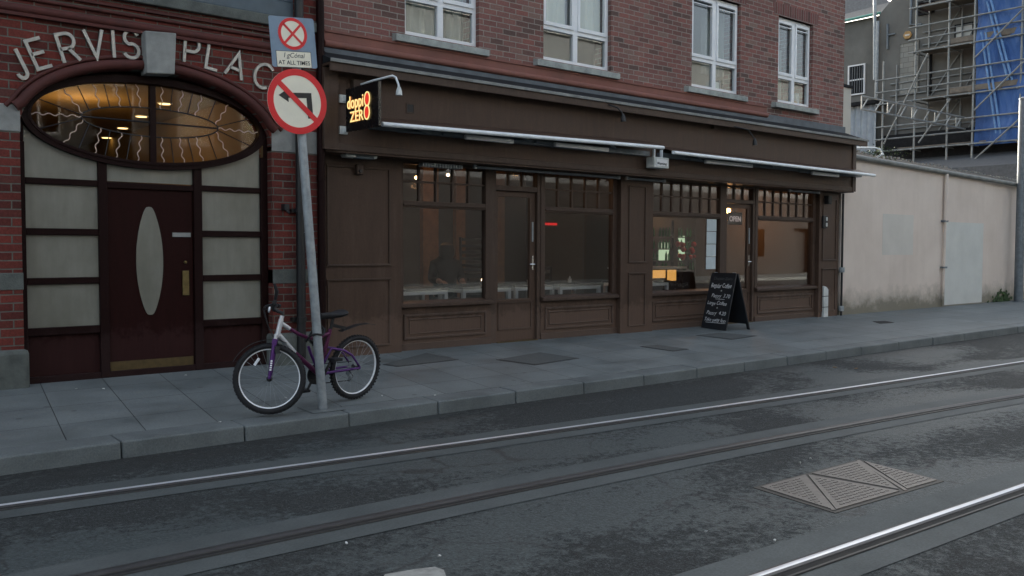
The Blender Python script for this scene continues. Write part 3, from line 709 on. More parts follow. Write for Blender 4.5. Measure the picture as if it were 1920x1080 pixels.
# ------------------------------------------------------------------ cafe building
cb = thing('cafe_building', 'red brick building with brown timber cafe shopfront and white upstairs windows', 'building', (10.7, 9.6, 0))
XL, XR = 5.02, 16.43
wins = [(6.26, 7.42), (8.56, 9.92), (11.8, 13.1), (14.22, 15.33)]
wall_holes((XL, XR), (3.62, 9.4), [(a, b, 3.96, 5.5) for a, b in wins] + [(a, b, 6.9, 8.3) for a, b in wins], 9.6, 9.95).build('upper_wall', 'brick_upper', cb)
mb().box(XR - .3, XR, 9.952, 15.5, 0, 9.4).build('side_wall', 'brick_upper', cb)
for i, (a, b) in enumerate(wins):
    f = mb(); mid = (a + b) / 2 + (.0 if i < 2 else .02); y0 = 9.67
    f.ring([(a, y0, 3.96), (b, y0, 3.96), (b, y0, 5.5), (a, y0, 5.5)], [(a + .055, y0, 4.02), (b - .055, y0, 4.02), (b - .055, y0, 5.44), (a + .055, y0, 5.44)], (0, .06, 0))
    f.box(mid - .045, mid + .045, y0 - .004, y0 + .055, 4.02, 5.44)
    f.box(a + .055, b - .055, y0 - .003, y0 + .056, 4.405, 4.47)
    for c, d in ((a + .05, mid - .04), (mid + .04, b - .05)):
        f.ring([(c, y0 - .022, 4.465), (d, y0 - .022, 4.465), (d, y0 - .022, 5.45), (c, y0 - .022, 5.45)], [(c + .045, y0 - .022, 4.52), (d - .045, y0 - .022, 4.52), (d - .045, y0 - .022, 5.395), (c + .045, y0 - .022, 5.395)], (0, .05, 0))
        if i >= 2: f.box(c + .045, d - .045, y0 - .03, y0 - .005, 5.33, 5.345)
    wf = f.build('upper_window', 'white_upvc', cb, bevel=.004)
    mb().box(a + .05, b - .05, y0 + .03, y0 + .036, 4.01, 5.45).build('pane', 'window_glass', wf)
    sl = mb(); sx0, sx1 = a - .19, b + .1
    sl.add([(sx0, 9.5, 3.84), (sx1, 9.5, 3.84), (sx1, 9.66, 3.84), (sx0, 9.66, 3.84), (sx0, 9.5, 3.925), (sx1, 9.5, 3.925), (sx1, 9.66, 3.955), (sx0, 9.66, 3.955)], [(0, 3, 2, 1), (4, 5, 6, 7), (0, 1, 5, 4), (1, 2, 6, 5), (2, 3, 7, 6), (3, 0, 4, 7)])
    sl.build('sill', 'sill_stone', wf, bevel=.006)
    mb().prism([(a - .14, 9.597, 5.5), (b + .14, 9.597, 5.5), (b + .18, 9.597, 5.72), (a - .18, 9.597, 5.72)], (0, .1, 0)).build('lintel', 'soldier_brick' if 'soldier_brick' in M else (brick('soldier_brick', [(.12, .055, .05), (.18, .075, .065), (.2, .09, .08), (.23, .085, .075)], (.24, .215, .19), (.72,) * 3, .6, .075, .24) or 'soldier_brick'), wf)
    wf2 = mb().box(a, b, 9.7, 9.76, 6.9, 8.3).build('upper_window', 'window_glass', cb)
ub = mb(); ub.add([(XL, 12.5, 3.4), (XR - .3, 12.5, 3.4), (XR - .3, 12.5, 6.3), (XL, 12.5, 6.3)], [(0, 1, 2, 3)])
ub.add([(XL, 9.95, 3.42), (XR, 9.95, 3.42), (XR, 12.5, 3.42), (XL, 12.5, 3.42)], [(0, 1, 2, 3)]); ub.add([(XL, 9.95, 6.3), (XR, 9.95, 6.3), (XR, 12.5, 6.3), (XL, 12.5, 6.3)], [(0, 1, 2, 3)])
for x in (XL + .02, 8.0, 10.8, 13.7): ub.box(x, x + .1, 9.96, 12.5, 3.42, 6.3)
ub.build('upstairs_room', 'white_wall', cb)
mb().box(XL, XR, 9.6, 15.5, 9.4, 9.6).build('roof', 'roof_felt', cb)
# string course and lead roof over the shopfront
bd = mb().box(5.12, 13.84, 9.56, 9.61, 3.7, 3.83); bd.tube([(5.12, 9.56, 3.675), (13.84, 9.56, 3.675)], .042, 12); bd.box(5.12, 13.84, 9.545, 9.61, 3.812, 3.838)
bd.build('terracotta_course', 'terracotta', cb, smooth=True)
ld = mb().box(5.05, 13.85, 9.55, 9.61, 3.54, 3.632); ld.box(13.852, 16.47, 9.565, 9.61, 3.54, 3.70); ld.build('lead_flashing', 'lead', cb, bevel=.006)
rf = mb().prism([(4.97, 9.1, 3.40), (4.97, 9.1, 3.385), (4.97, 9.62, 3.385), (4.97, 9.62, 3.6)], (11.55, 0, 0)); rf.build('canopy_roof', 'roof_felt', cb)
mb().box(4.95, 16.5, 9.085, 9.105, 3.375, 3.415).build('roof_edge', 'lip_grey', cb, bevel=.004)
mb().box(4.955, 16.49, 9.11, 9.15, 3.28, 3.376).build('eaves_board', 'brown_trim', cb, bevel=.004)
mb().box(4.96, 16.48, 9.15, 9.6, 3.35, 3.378).build('soffit_board', 'brown_paint', cb)
fa = mb().box(4.96, 16.38, 9.3, 9.59, 2.43, 3.35)
fb = fa.build('fascia', 'brown_paint', cb)
ft = mb(); ft.box(16.27, 16.39, 9.278, 9.299, 2.42, 3.34); ft.box(4.955, 5.14, 9.26, 9.299, 2.42, 3.34); ft.box(5.14, 16.27, 9.284, 9.299, 2.421, 2.5); ft.build('moulding', 'brown_trim', fb, bevel=.006)
mb().box(5.0, 16.36, 9.305, 9.72, 2.4, 2.429).build('soffit_board', 'brown_paint', cb)
def moulding_rect(m, a, b, z0, z1, y, w=.022, d=.016):
    m.ring([(a, y - d, z0), (b, y - d, z0), (b, y - d, z1), (a, y - d, z1)], [(a + w, y - d, z0 + w), (b - w, y - d, z0 + w), (b - w, y - d, z1 - w), (a + w, y - d, z1 - w)], (0, d + .002, 0))
for (a, b, pa, pb) in ((5.03, 6.2, 5.16, 6.03), (10.16, 10.9, 10.33, 10.72), (15.66, 16.35, 15.76, 16.25)):
    p = mb().box(a, b, 9.6, 9.86, -.06, 2.4).build('pilaster', 'brown_paint', cb, bevel=.005)
    q = mb(); moulding_rect(q, pa, pb, 1.09, 2.28, 9.6); moulding_rect(q, pa, pb, .1, .93, 9.6)
    q.box(pa - .01, pb + .01, 9.578, 9.6, 1.085, 1.105); q.box(pa - .01, pb + .01, 9.578, 9.6, .915, .935)
    q.build('moulding', 'brown_trim', p, bevel=.004)
bays = [(6.2, 7.69, 5), (8.6, 10.16, 5), (10.9, 12.8, 7), (13.72, 15.66, 7)]
for a, b, nc in bays:
    f = mb(); y0, y1 = 9.68, 9.77; ia, ib = a + .08, b - .09
    f.box(a, ia, y0, y1, .54, 2.4); f.box(ib, b, y0, y1, .54, 2.4)
    f.box(ia, ib, y0 + .004, y1, 1.82, 1.905); f.box(ia, ib, y0 + .004, y1, 2.37, 2.4)
    f.box(ia, ib, y0 - .018, y0 + .004, 1.845, 1.865)
    f.box(ia, ib, y0 + .03, y1 - .02, 2.14, 2.165)
    for k in range(1, nc):
        x = ia + (ib - ia) * k / nc; f.box(x - .015, x + .015, y0 + .026, y1 - .016, 1.905, 2.37)
    w = f.build('shop_window', 'brown_trim', cb, bevel=.004)
    mb().box(ia - .01, ib + .01, y0 + .045, y0 + .051, .6, 2.38).build('pane', 'shop_glass', w)
    sl = mb(); sl.add([(a, y0 - .06, .55), (b, y0 - .06, .55), (b, y1, .55), (a, y1, .55), (a, y0 - .06, .6), (b, y0 - .06, .6), (b, y1, .635), (a, y1, .635)], [(0, 3, 2, 1), (4, 5, 6, 7), (0, 1, 5, 4), (1, 2, 6, 5), (2, 3, 7, 6), (3, 0, 4, 7)])
    sl.build('sill', 'brown_trim', w, bevel=.008)
    r_ = mb().box(a, b, y0 + .004, y1, -.06, .548).build('stall_riser', 'brown_paint', cb)
    q = mb(); moulding_rect(q, a + .08, b - .08, .14, .46, y0 + .004, .03, .02); moulding_rect(q, a + .16, b - .16, .205, .4, y0 + .004, .016, .012)
    q.box(a, b, y0 - .012, y0 + .004, -.05, .09); q.build('moulding', 'brown_trim', r_, bevel=.005)
for a, b in ((7.69, 8.6), (12.8, 13.72)):
    f = mb(); y0, y1 = 9.69, 9.8
    f.box(a, a + .1, y0, y1, -.05, 2.4); f.box(b - .06, b, y0, y1, -.05, 2.4); f.box(a + .1, b - .06, y0 + .003, y1, 2.1, 2.17); f.box(a + .1, b - .06, y0 + .003, y1, 2.37, 2.4)
    for k in (1, 2):
        x = a + .1 + (b - a - .16) * k / 3; f.box(x - .014, x + .014, y0 + .03, y1 - .02, 2.17, 2.37)
    fw_ = f.build('door_frame', 'brown_trim', cb, bevel=.004)
    mb().box(a + .1, b - .06, y0 + .05, y0 + .056, 2.16, 2.38).build('pane', 'shop_glass', fw_)
    l = mb(); c, d = a + .105, b - .065; yy = 9.735
    l.ring([(c, yy, .0), (d, yy, .0), (d, yy, 2.095), (c, yy, 2.095)], [(c + .06, yy, .6), (d - .1, yy, .6), (d - .1, yy, 2.02), (c + .06, yy, 2.02)], (0, .045, 0))
    dr_ = l.build('door', 'brown_paint', cb, bevel=.004)
    q = mb(); moulding_rect(q, c + .06, d - .06, .17, .56, yy, .02, .012); q.build('moulding', 'brown_trim', dr_)
    mb().box(c + .05, d - .09, yy + .02, yy + .026, .59, 2.03).build('pane', 'shop_glass', dr_)
    hn = mb(); hn.box(d - .06, d - .035, yy - .008, yy + .003, 1.0, 1.2); hn.tube([(d - .047, yy - .005, 1.08), (d - .047, yy - .05, 1.08), (d - .14, yy - .05, 1.08)], .009, 8); hn.build('handle', 'chrome', dr_)
    hn = mb().box(d - .062, d - .038, yy - .01, yy + .003, 1.4, 1.68); hn.build('finger_plate', 'galv_steel', dr_)
    mb().box(c, d, 9.66, 9.8, -.03, .012).build('threshold', 'brass_dull', dr_)
# cafe room
rm = mb()
def quad(m, a, b, c, d): m.add([a, b, c, d], [(0, 1, 2, 3)])
CY = 14.6
quad(rm, (XL, CY, -.02), (XR, CY, -.02), (XR, CY, 2.95), (XL, CY, 2.95))
quad(rm, (XL + .03, 9.87, -.02), (XL + .03, CY, -.02), (XL + .03, CY, 2.95), (XL + .03, 9.87, 2.95))
quad(rm, (XR - .31, 9.87, -.02), (XR - .31, CY, -.02), (XR - .31, CY, 2.95), (XR - .31, 9.87, 2.95))
rm.build('cafe_wall', 'warm_wall', cb)
quad(mb_ := mb(), (XL, 9.8, 2.95), (XR, 9.8, 2.95), (XR, CY, 2.95), (XL, CY, 2.95)); mb_.build('cafe_ceiling', 'warm_ceiling', cb)
mb().box(XL, XR, 9.72, 9.9, 2.43, 3.5).build('bressummer', 'brown_paint', cb)
quad(mb_ := mb(), (XL, 9.78, .0), (XR, 9.78, .0), (XR, CY, .0), (XL, CY, .0)); mb_.build('cafe_floor', 'wood_floor', cb)
dk = mb(); dk.box(9.0, 10.3, 13.9, 14.1, 0, 2.95); dk.box(11.6, 13.0, 13.3, 13.5, 0, 2.95); dk.build('partition', 'grey_panel_wall', cb)

# ------------------------------------------------------------------ awnings, lamps and signs on the fascia
def awning(pa, pb, lab, y=8.95):
    A, B = onY(*pa, y), onY(*pb, y)
    t = thing('awning', lab, 'awning', (A.x, 9.28, A.z))
    b = mb().tube([A + Vector((0, .0, 0)), B], .026, 12); b.bar(A + Vector((0, .02, .006)), B + Vector((0, .02, .006)), .03, .046); b.build('front_bar', 'white_metal', t, smooth=True)
    m = MB(); m.add([A + Vector((.01, .03, .03)), B + Vector((-.01, .03, .03)), (B.x - .01, 9.29, B.z + .13), (A.x + .01, 9.29, A.z + .13)], [(0, 1, 2, 3)])
    m.add([A + Vector((.01, .03, .022)), B + Vector((-.01, .03, .022)), (B.x - .01, 9.29, B.z + .122), (A.x + .01, 9.29, A.z + .122)], [(3, 2, 1, 0)])
    m.build('canopy_cloth', 'brown_paint', t)
    c = mb(); c.box(A.x + .02, B.x - .02, 9.2, 9.299, min(A.z, B.z) - .02, min(A.z, B.z) + .05)
    n = 3
    for k in range(n):
        x = A.x + (B.x - A.x) * (k + .25) / n; z = A.z + (B.z - A.z) * (k + .25) / n
        c.tube([(x, 9.25, z - .02), (x + .35, 9.1, z - .03), (x + .1, 8.97, z - .01)], .018, 8)
    c.build('folding_arms', 'galv_dark', t); return t
awning((717, 233), (1244, 277), 'long white awning bar on the left half of the brown fascia')
awning((1263, 286), (1640, 329), 'white awning bar on the right half, sticking out past the fascia end')
for (x0, y0, x1, y1), lab in (((872, 257, 962, 265), 'white strip heater under the left awning, nearest the hanging sign'), ((1040, 271, 1140, 281), 'white strip heater under the left awning, nearest the white box'),
                              ((1322, 303, 1410, 311), 'white strip heater in the middle under the right awning'), ((1522, 324, 1572, 330), 'white strip heater near the right end of the fascia')):
    A, B = onY(x0, y0, 9.12), onY(x1, y1, 9.12); A.z = B.z = (A.z + B.z) / 2
    t = thing('strip_heater', lab, 'heater', A, 'strip heaters under the awnings')
    mb().bar(A, B, .05, .058).build('reflector', 'white_upvc', t, bevel=.01)
    mb().bar(A + Vector((-.3, .06, .02)), B + Vector((-.02, .06, .02)), .05, .03).build('casing', 'galv_dark', t, bevel=.006)
    for p in (A.lerp(B, .15), A.lerp(B, .8)): mb().box(p.x - .012, p.x + .012, 9.12, 9.3, p.z + .01, p.z + .025).build('bracket', 'galv_dark', t)
# projecting lit sign
SX = 5.2
c1, c2, c3, c4 = Vector((SX, 9.2, 2.71)), Vector((SX, 8.38, 2.71)), Vector((SX, 8.38, 3.12)), Vector((SX, 9.2, 3.12))
def sgn(px, py):            # plane X = SX
    d = ray(px, py); return Vector((0, 0, CZ)) + d * (SX / d.x)
P_tl, P_tr, P_bl, P_br = sgn(648, 166), sgn(709, 152), sgn(648, 246), sgn(709, 238)
ya, yb = P_tl.y, P_tr.y; z0, z1 = (P_bl.z + P_br.z) / 2, (P_tl.z + P_tr.z) / 2
ps = thing('projecting_sign', 'square black hanging sign with glowing doppio ZERO letters', 'sign', (SX, 9.28, (z0 + z1) / 2))
mb().box(SX, SX + .04, yb, ya, z0, z1).build('sign_box', 'sign_gloss_black', ps, bevel=.006)
for z in (z0 + .03, z1 - .1): br = mb().box(SX + .005, SX + .035, ya, 9.3, z - .03, z + .03); br.box(SX - .04, SX + .06, 9.27, 9.299, z - .045, z + .045); br.build('bracket', 'white_dirty', ps)
def put_sign(m, px, py, k=0):   # text plane faces -X: its x runs towards the street
    p = sgn(px, py); return m.xf(frame_m((SX - .003 - k, p.y, p.z), (0, -1, 0), (0, 0, 1)))
hs = (z1 - z0)
pz0 = sgn(654, 205); pzE = sgn(692, 214)
t1 = text('doppi', .155, .002, 0, 'LEFT', .004); t1.v = [(x * .95, y, z) for x, y, z in t1.v]
wid = max(v[0] for v in t1.v)
s1 = (sgn(684, 200).y - pz0.y) / -wid if wid else 1
def fit(m, pl, pr, hgt, k, base):  # scale text between two photo positions on the sign face
    w0 = min(v[0] for v in m.v); w = max(v[0] for v in m.v) - w0; h0 = min(v[1] for v in m.v); h = max(v[1] for v in m.v) - h0
    a, b = sgn(*pl), sgn(*pr); W_ = a.y - b.y
    m.v = [((x - w0) / w * W_, (y - h0) / h * hgt, z) for x, y, z in m.v]
    m.v = [(SX - .003 - k + -z, a.y - x, base + y) for x, y, z in m.v]; return m
zt0, zt1 = sgn(668, 207).z, sgn(668, 176).z
zb0, zb1 = sgn(675, 226).z, sgn(675, 202).z
for off, k, mt, nm in ((.02, 0, 'neon_edge', 'letter_edge'), (.0, .006, 'neon_yellow', 'letters')):
    m = text('doppi', .2, .002, 0, 'LEFT', off * .35); fit(m, (652.5, 205), (682, 200), (zt1 - zt0) * 1.0, k, zt0 - .015)
    m_ = text('ZER', .2, .002, 0, 'LEFT', off * .35); fit(m_, (657.5, 224), (682.5, 219), (zb1 - zb0) * .82, k, zb0 + .0)
    m.add(m_.v, m_.f); m.build(nm, mt, ps)
for (px, py), rr in (((689.5, 185.5), .062), ((689, 210.5), .062)):
    c = sgn(px, py)
    def rg(k, x): return [(x, c.y - (.06 - k) * math.cos(2 * math.pi * i / 32), c.z + (.082 - k) * math.sin(2 * math.pi * i / 32)) for i in range(32)]
    mb().ring(rg(0, SX - .012), rg(.013, SX - .012), (.006, 0, 0)).build('letter_ring', 'neon_yellow', ps)
    mb().prism(rg(.015, SX - .010), (.006, 0, 0)).build('letter_disc', 'neon_red', ps)
sl_ = thing('sign_lamp', 'white swan neck lamp curving out above the hanging black sign', 'lamp', (5.35, 9.28, 3.2))
q0 = onY(672, 160, 9.27)
q1, q2, q3 = onX(700, 153, 5.36), onX(737, 142, 5.45), onX(746, 152, 5.47)
q1 = onY(700, 151, 9.0); q2 = onY(736, 142, 8.75); q2b = onY(742, 145, 8.72); q3 = onY(747, 158, 8.7); q4 = onY(748, 166, 8.7); q5 = onY(748, 178, 8.7)
mb().tube([q0, q1, q2, q2b, q3, q4], .013, 8).build('arm', 'white_metal', sl_, smooth=True)
dq = (q5 - q4).normalized()
mb().lathe(q4, [(.016, -.02), (.024, 0), (.034, .03), (.038, .075), (.03, .078)], 14, dq).build('lamp_head', 'white_dirty', sl_, smooth=True)
mb().box(q0.x - .09, q0.x + .1, 9.22, 9.3, q0.z - .06, q0.z + .06).build('base_box', 'brown_trim', sl_, bevel=.008)
for (pa, pb, pc, lab) in (((1340, 236), (1402, 243), (1415, 262), 'dark swan neck lamp hidden in shadow under the eaves'), ((1118, 195), (1158, 202), (1168, 216), 'second dark swan neck lamp under the eaves, left of the other')):
    A = onY(*pa, 9.27); B = onY(*pb, 9.0); C = onY(*pc, 8.97)
    t = thing('sign_lamp', lab, 'lamp', A, 'swan neck lamps on the fascia')
    mb().tube([A, A.lerp(B, .5) + Vector((0, 0, .03)), B, B.lerp(C, .5) + Vector((.02, 0, 0)), C], .01, 8).build('arm', 'black_paint', t, smooth=True)
    mb().lathe(C, [(.014, -.02), (.035, .03), (.04, .09)], 12, (0.1, 0, -1)).build('lamp_head', 'black_paint', t, smooth=True); mb().box(A.x - .05, A.x + .05, 9.24, 9.3, A.z - .05, A.z + .05).build('base_box', 'brown_trim', t)
a, b = onY(1213, 294, 9.2), onY(1245, 317, 9.2)
wb = thing('warning_box', 'small pale box with two lines of print hanging below the awning joint', 'sign', ((a.x + b.x) / 2, 9.25, (a.z + b.z) / 2))
mb().box(a.x + .05, b.x, 9.1, 9.26, b.z, a.z).build('box', 'white_dirty', wb, bevel=.01)
wbp = mb().box(a.x + .1, b.x - .04, 9.094, 9.1, b.z + .03, a.z - .03).build('front_panel', 'white_upvc', wb)
text('Warning', .062, .001, 0, 'CENTER').xf(frame_m(((a.x + b.x) / 2 + .02, 9.092, a.z - .115), (1, 0, 0), (0, 0, 1))).build('lettering', 'letter_black', wbp)
mb().box(a.x + .12, b.x - .06, 9.091, 9.094, b.z + .055, b.z + .066).build('small_print', 'galv_dark', wbp)
hk = mb()
for x in (a.x + .12, b.x - .1): hk.box(x - .012, x + .012, 9.15, 9.19, a.z, a.z + .12)
hk.build('hanger', 'white_metal', wb)
a, b = onY(645, 284, 9.42), onY(706, 290, 9.42)
sn = thing('floodlight', 'shallow white and blue light fitting under the fascia left end', 'light fitting', ((a.x + b.x) / 2, 9.42, 2.4))
mb().prism([(a.x, 9.38, 2.4), (a.x + .02, 9.38, 2.365), (b.x - .02, 9.38, 2.365), (b.x, 9.38, 2.4)], (0, .14, 0)).build('housing', 'white_dirty', sn, bevel=.008)
mb().box(a.x + .14, b.x - .06, 9.37, 9.46, 2.355, 2.39).build('lens', 'slate_blue_paint', sn, bevel=.006)
a = onY(672, 318, 9.58)
ss = thing('wall_sensor', 'small brown box high on the wide left panel of the shopfront', 'sensor', a)
mb().box(a.x - .045, a.x + .045, 9.53, 9.6, a.z - .06, a.z + .06).build('sensor_box', 'brown_trim', ss, bevel=.008); mb().lathe((a.x, 9.53, a.z - .02), [(.022, 0), (.02, .012)], 12, (0, -1, 0)).build('lens', 'black_plastic', ss)
a = onY(1550, 375, 9.58)
ss = thing('wall_speaker', 'small dark box high on the narrow right pilaster', 'speaker', a)
mb().box(a.x - .06, a.x + .06, 9.5, 9.6, a.z - .08, a.z + .08).build('cabinet', 'black_plastic', ss, bevel=.01); mb().box(a.x - .045, a.x + .045, 9.495, 9.5, a.z - .06, a.z + .06).build('grille', 'letter_black', ss)
a = onY(1547, 416, 9.58)
ss = thing('entry_panel', 'dark door entry panel with two white discs on right pilaster', 'panel', a)
mb().box(a.x - .09, a.x + .05, 9.56, 9.6, a.z - .12, a.z + .12).build('backplate', 'black_plastic', ss, bevel=.006)
for k in (-.055, .055): mb().box(a.x - .005, a.x + .045, 9.55, 9.56, a.z + k - .035, a.z + k + .035).build('button', 'white_dirty', ss, bevel=.005)
a = onY(770, 203, 9.29)
ss = thing('fascia_vent', 'small square dark vent hole in the fascia right of the hanging sign', 'vent', a)
mb().ring([(a.x - .06, 9.292, a.z - .06), (a.x + .06, 9.292, a.z - .06), (a.x + .06, 9.292, a.z + .06), (a.x - .06, 9.292, a.z + .06)], [(a.x - .045, 9.292, a.z - .045), (a.x + .045, 9.292, a.z - .045), (a.x + .045, 9.292, a.z + .045), (a.x - .045, 9.292, a.z + .045)], (0, .01, 0)).build('rim', 'brown_trim', ss)
mb().box(a.x - .045, a.x + .045, 9.297, 9.302, a.z - .045, a.z + .045).build('grille', 'letter_black', ss)
a, b = onY(797, 302, 9.45), onY(872, 313, 9.45)
ss = thing('wall_heater', 'grey ribbed heater bar fixed above the left shop window', 'heater', a)
mb().box(a.x, b.x, 9.5, 9.6, 2.33, 2.38).build('casing', 'galv_steel', ss, bevel=.006)
q = mb()
for k in range(14): x = a.x + .03 + (b.x - a.x - .06) * k / 13; q.box(x - .006, x + .006, 9.49, 9.502, 2.325, 2.375)
q.build('fins', 'galv_dark', ss)
for (p0, p1), lab in ((((890, 309), (1160, 322)), 'long grey conduit rail above the left cafe door'), (((1175, 332), (1245, 340)), 'short grey conduit rail above the middle pilaster'), (((1480, 355), (1535, 360)), 'short grey conduit rail above the far right window')):
    A, B = onY(*p0, 9.52), onY(*p1, 9.52); A.z = B.z = 2.372
    t = thing('conduit_rail', lab, 'rail', A); mb().bar(A, B, .04, .035).build('rail', 'galv_dark', t, bevel=.006)
    q = mb()
    for p in (A, B): q.box(p.x - .02, p.x + .02, 9.5, 9.54, 2.35, 2.4)
    q.build('end_cap', 'galv_steel', t)
a = onY(1553, 568, 9.5)
wp = thing('cable_cover', 'short white plastic duct standing against the foot of right pilaster', 'pipe cover', (a.x, 9.52, 0))
mb().prism([(a.x - .07, 9.55, -.01), (a.x + .09, 9.55, -.01), (a.x + .09, 9.55, .53), (a.x + .02, 9.55, .58), (a.x - .07, 9.55, .6)], (0, .05, 0)).build('duct', 'white_dirty', wp, bevel=.012)
q = mb()
for z in (.19, .4): q.box(a.x - .075, a.x + .094, 9.546, 9.6, z - .006, z + .006)
q.build('clip', 'black_plastic', wp)
gp = thing('corner_pipe', 'thin grey pipe with two joints in the corner beside beige wall', 'pipe', (16.42, 9.55, 0))
mb().tube([(16.42, 9.56, 0), (16.42, 9.56, 2.4)], .022, 10).build('pipe', 'black_paint', gp, smooth=True)
for z in (.14, .9): mb().lathe((16.42, 9.56, z), [(.05, -.05), (.055, 0), (.05, .05)], 12).build('joint', 'galv_steel', gp)

# ------------------------------------------------------------------ inside the cafe
for i, (x, y, w) in enumerate(((6.75, 10.35, 1.0), (8.0, 10.45, .9), (8.95, 10.5, .8), (9.75, 10.35, .9), (11.5, 10.5, 1.0))):
    lab = ['white framed cafe table at the left end of the left window', 'white framed cafe table under the seated person', 'white framed cafe table behind the left cafe door', 'white framed cafe table in the window right of the left door', 'white framed cafe table in front of the glowing counter'][i]
    t = thing('cafe_table', lab, 'table', (x, y, 0), 'cafe tables along the windows')
    mb().box(x - w / 2, x + w / 2, y - .32, y + .32, .735, .77).build('table_top', 'table_dark', t, bevel=.004)
    for sx in (-1, 1):
        for sy in (-1, 1): mb().box(x + sx * (w / 2 - .04) - .025, x + sx * (w / 2 - .04) + .025, y + sy * .28 - .025, y + sy * .28 + .025, 0, .68).build('leg', 'table_white', t)
    mb().ring([(x - w / 2 + .015, y - .3, .68), (x + w / 2 - .015, y - .3, .68), (x + w / 2 - .015, y + .3, .68), (x - w / 2 + .015, y + .3, .68)], [(x - w / 2 + .07, y - .25, .68), (x + w / 2 - .07, y - .25, .68), (x + w / 2 - .07, y + .25, .68), (x - w / 2 + .07, y + .25, .68)], (0, 0, .054)).build('apron', 'table_white', t)
def chair(x, y, z, rot, lab, first=None):
    if first is None:
        t = thing('ladderback_chair', lab, 'chair', (0, 0, 0), 'dark ladder back chairs in the cafe')
        mb().box(-.2, .2, -.2, .2, .43, .46).build('seat', 'chair_dark', t, bevel=.006)
        for sx in (-1, 1):
            mb().box(sx * .18 - .018, sx * .18 + .018, -.2, -.165, 0, .43).build('leg', 'chair_dark', t)
            mb().bar((sx * .18, .18, 0), (sx * .18, .24, 1.02), .034, .034).build('leg', 'chair_dark', t)
        q = mb()
        for zz in (.56, .66, .76, .86, .96): q.box(-.17, .17, .19, .235, zz, zz + .045)
        q.build('backrest', 'chair_dark', t)
    else: t = copy_tree(first); t['label'] = lab
    t.location = (x, y, z); t.rotation_euler = (0, 0, rot); return t
c0 = chair(6.65, 11.3, 0, 2.6, 'dark ladder back chair at the left edge of the left window')
for x, y, z, r, lab in ((6.9, 11.5, .46, 2.4, 'dark ladder back chair stacked on another in the left window'), (8.35, 11.1, 0, 2.9, 'dark ladder back chair seen through the left cafe door'), (8.75, 11.4, .46, 2.2, 'dark ladder back chair raised up behind the left door glass'),
                        (9.9, 11.2, 0, 2.5, 'dark ladder back chair by the window right of the left door'), (11.9, 11.2, 0, 3.4, 'dark ladder back chair near the glowing counter')): chair(x, y, z, r, lab, c0)
for x, y, lab in ((6.9, 11.5, 'dark low stool carrying a chair in the left window'), (8.75, 11.4, 'dark low stool carrying a chair behind left door')):
    t = thing('stool', lab, 'stool', (x, y, 0)); mb().box(x - .22, x + .22, y - .22, y + .22, .42, .455).build('seat', 'chair_dark', t)
    for sx in (-1, 1):
        for sy in (-1, 1): mb().box(x + sx * .18 - .02, x + sx * .18 + .02, y + sy * .18 - .02, y + sy * .18 + .02, 0, .42).build('leg', 'chair_dark', t)
for (px, w), lab in (((805, .16), 'orange lit timber post at the left of the left shop window'), ((861, .1), 'thin orange lit timber post beside the seated person'), ((935, .1), 'thin timber post seen through the left cafe door')):
    p = onY(px, 466, 12.9); t = thing('timber_post', lab, 'post', (p.x, 12.9, 0), 'timber posts inside the cafe')
    mb().box(p.x - w, p.x + w, 12.85, 12.95, 0, 2.949).build('post', 'post_timber' if 'post_timber' in M else plain('post_timber', (.2, .1, .04), .5).name, t); mb().box(p.x - w - .02, p.x + w + .02, 12.83, 12.97, 0, .15).build('base', 'table_dark', t)
# fridge, counter, bar
fx, fy = 14.35, 13.6
fg = thing('drinks_fridge', 'tall lit drinks fridge full of green bottles behind third window', 'fridge', (fx, fy, 0))
fy = 12.5; d = ray(1262, 460); fx = d.x * (fy / d.y)
mb().box(fx - .75, fx + .75, fy, fy + .6, 0, 2.0).build('cabinet', 'black_plastic', fg, bevel=.01)
for qa, qb in (((1235, 455), (1254, 488)), ((1260, 442), (1283, 490))):
    A, B = onY(*qa, fy), onY(*qb, fy); mb().box(A.x, B.x, fy - .01, fy + .002, B.z, A.z).build('lit_panel', 'fridge_light', fg)
sh = mb()
for z in (1.05, 1.3, 1.55): sh.box(fx - .7, fx + .68, fy - .06, fy - .005, z - .012, z + .012)
sh.box(fx - .04, fx + .1, fy - .05, fy + .0, .6, 1.9); sh.build('shelf', 'black_plastic', fg)
bo = mb()
for z in (.86, 1.062, 1.312, 1.562):
    for k in range(14):
        x = fx - .64 + k * .097
        if fx - .06 < x < fx + .12 or random.random() < .25: continue
        bo.lathe((x, fy - .03, z), [(.026, 0), (.026, .12), (.01, .16), (.01, .19)], 8)
bo.build('bottles', 'bottle_green', fg)
ct = thing('cafe_counter', 'glowing amber counter front behind the third shop window', 'counter', (13.2, 12.4, 0))
cx_ = ray(1243, 520); cx_ = cx_.x * (11.5 / cx_.y)
mb().box(cx_ - .9, cx_ + .6, 11.5, 12.0, .0, .92).build('counter_body', 'table_dark', ct); mb().box(cx_ - .95, cx_ + .65, 11.45, 12.05, .92, .96).build('counter_top', 'table_white', ct, bevel=.005)
for qa, qb in (((1222, 502), (1247, 521)), ((1251, 498), (1267, 526))):
    A, B = onY(*qa, 11.5), onY(*qb, 11.5); mb().box(A.x, B.x, 11.49, 11.499, B.z, min(A.z, .9)).build('lit_panel', 'lamp_amber', ct)
a = onY(1333, 457, 9.71); a0, a1 = onY(1325, 410, 9.71), onY(1342, 505, 9.71)
mn = thing('menu_sheets', 'strip of four pale menu sheets taped inside third shop window', 'menu', (a.x, 9.715, a.z))
hh = (a0.z - a1.z) / 4
for k in range(4): mb().box(a0.x + .004 * k, a1.x + .004 * k - .004, 9.712, 9.716, a1.z + hh * k + .006, a1.z + hh * (k + 1) - .003).build('sheet', 'paper', mn)
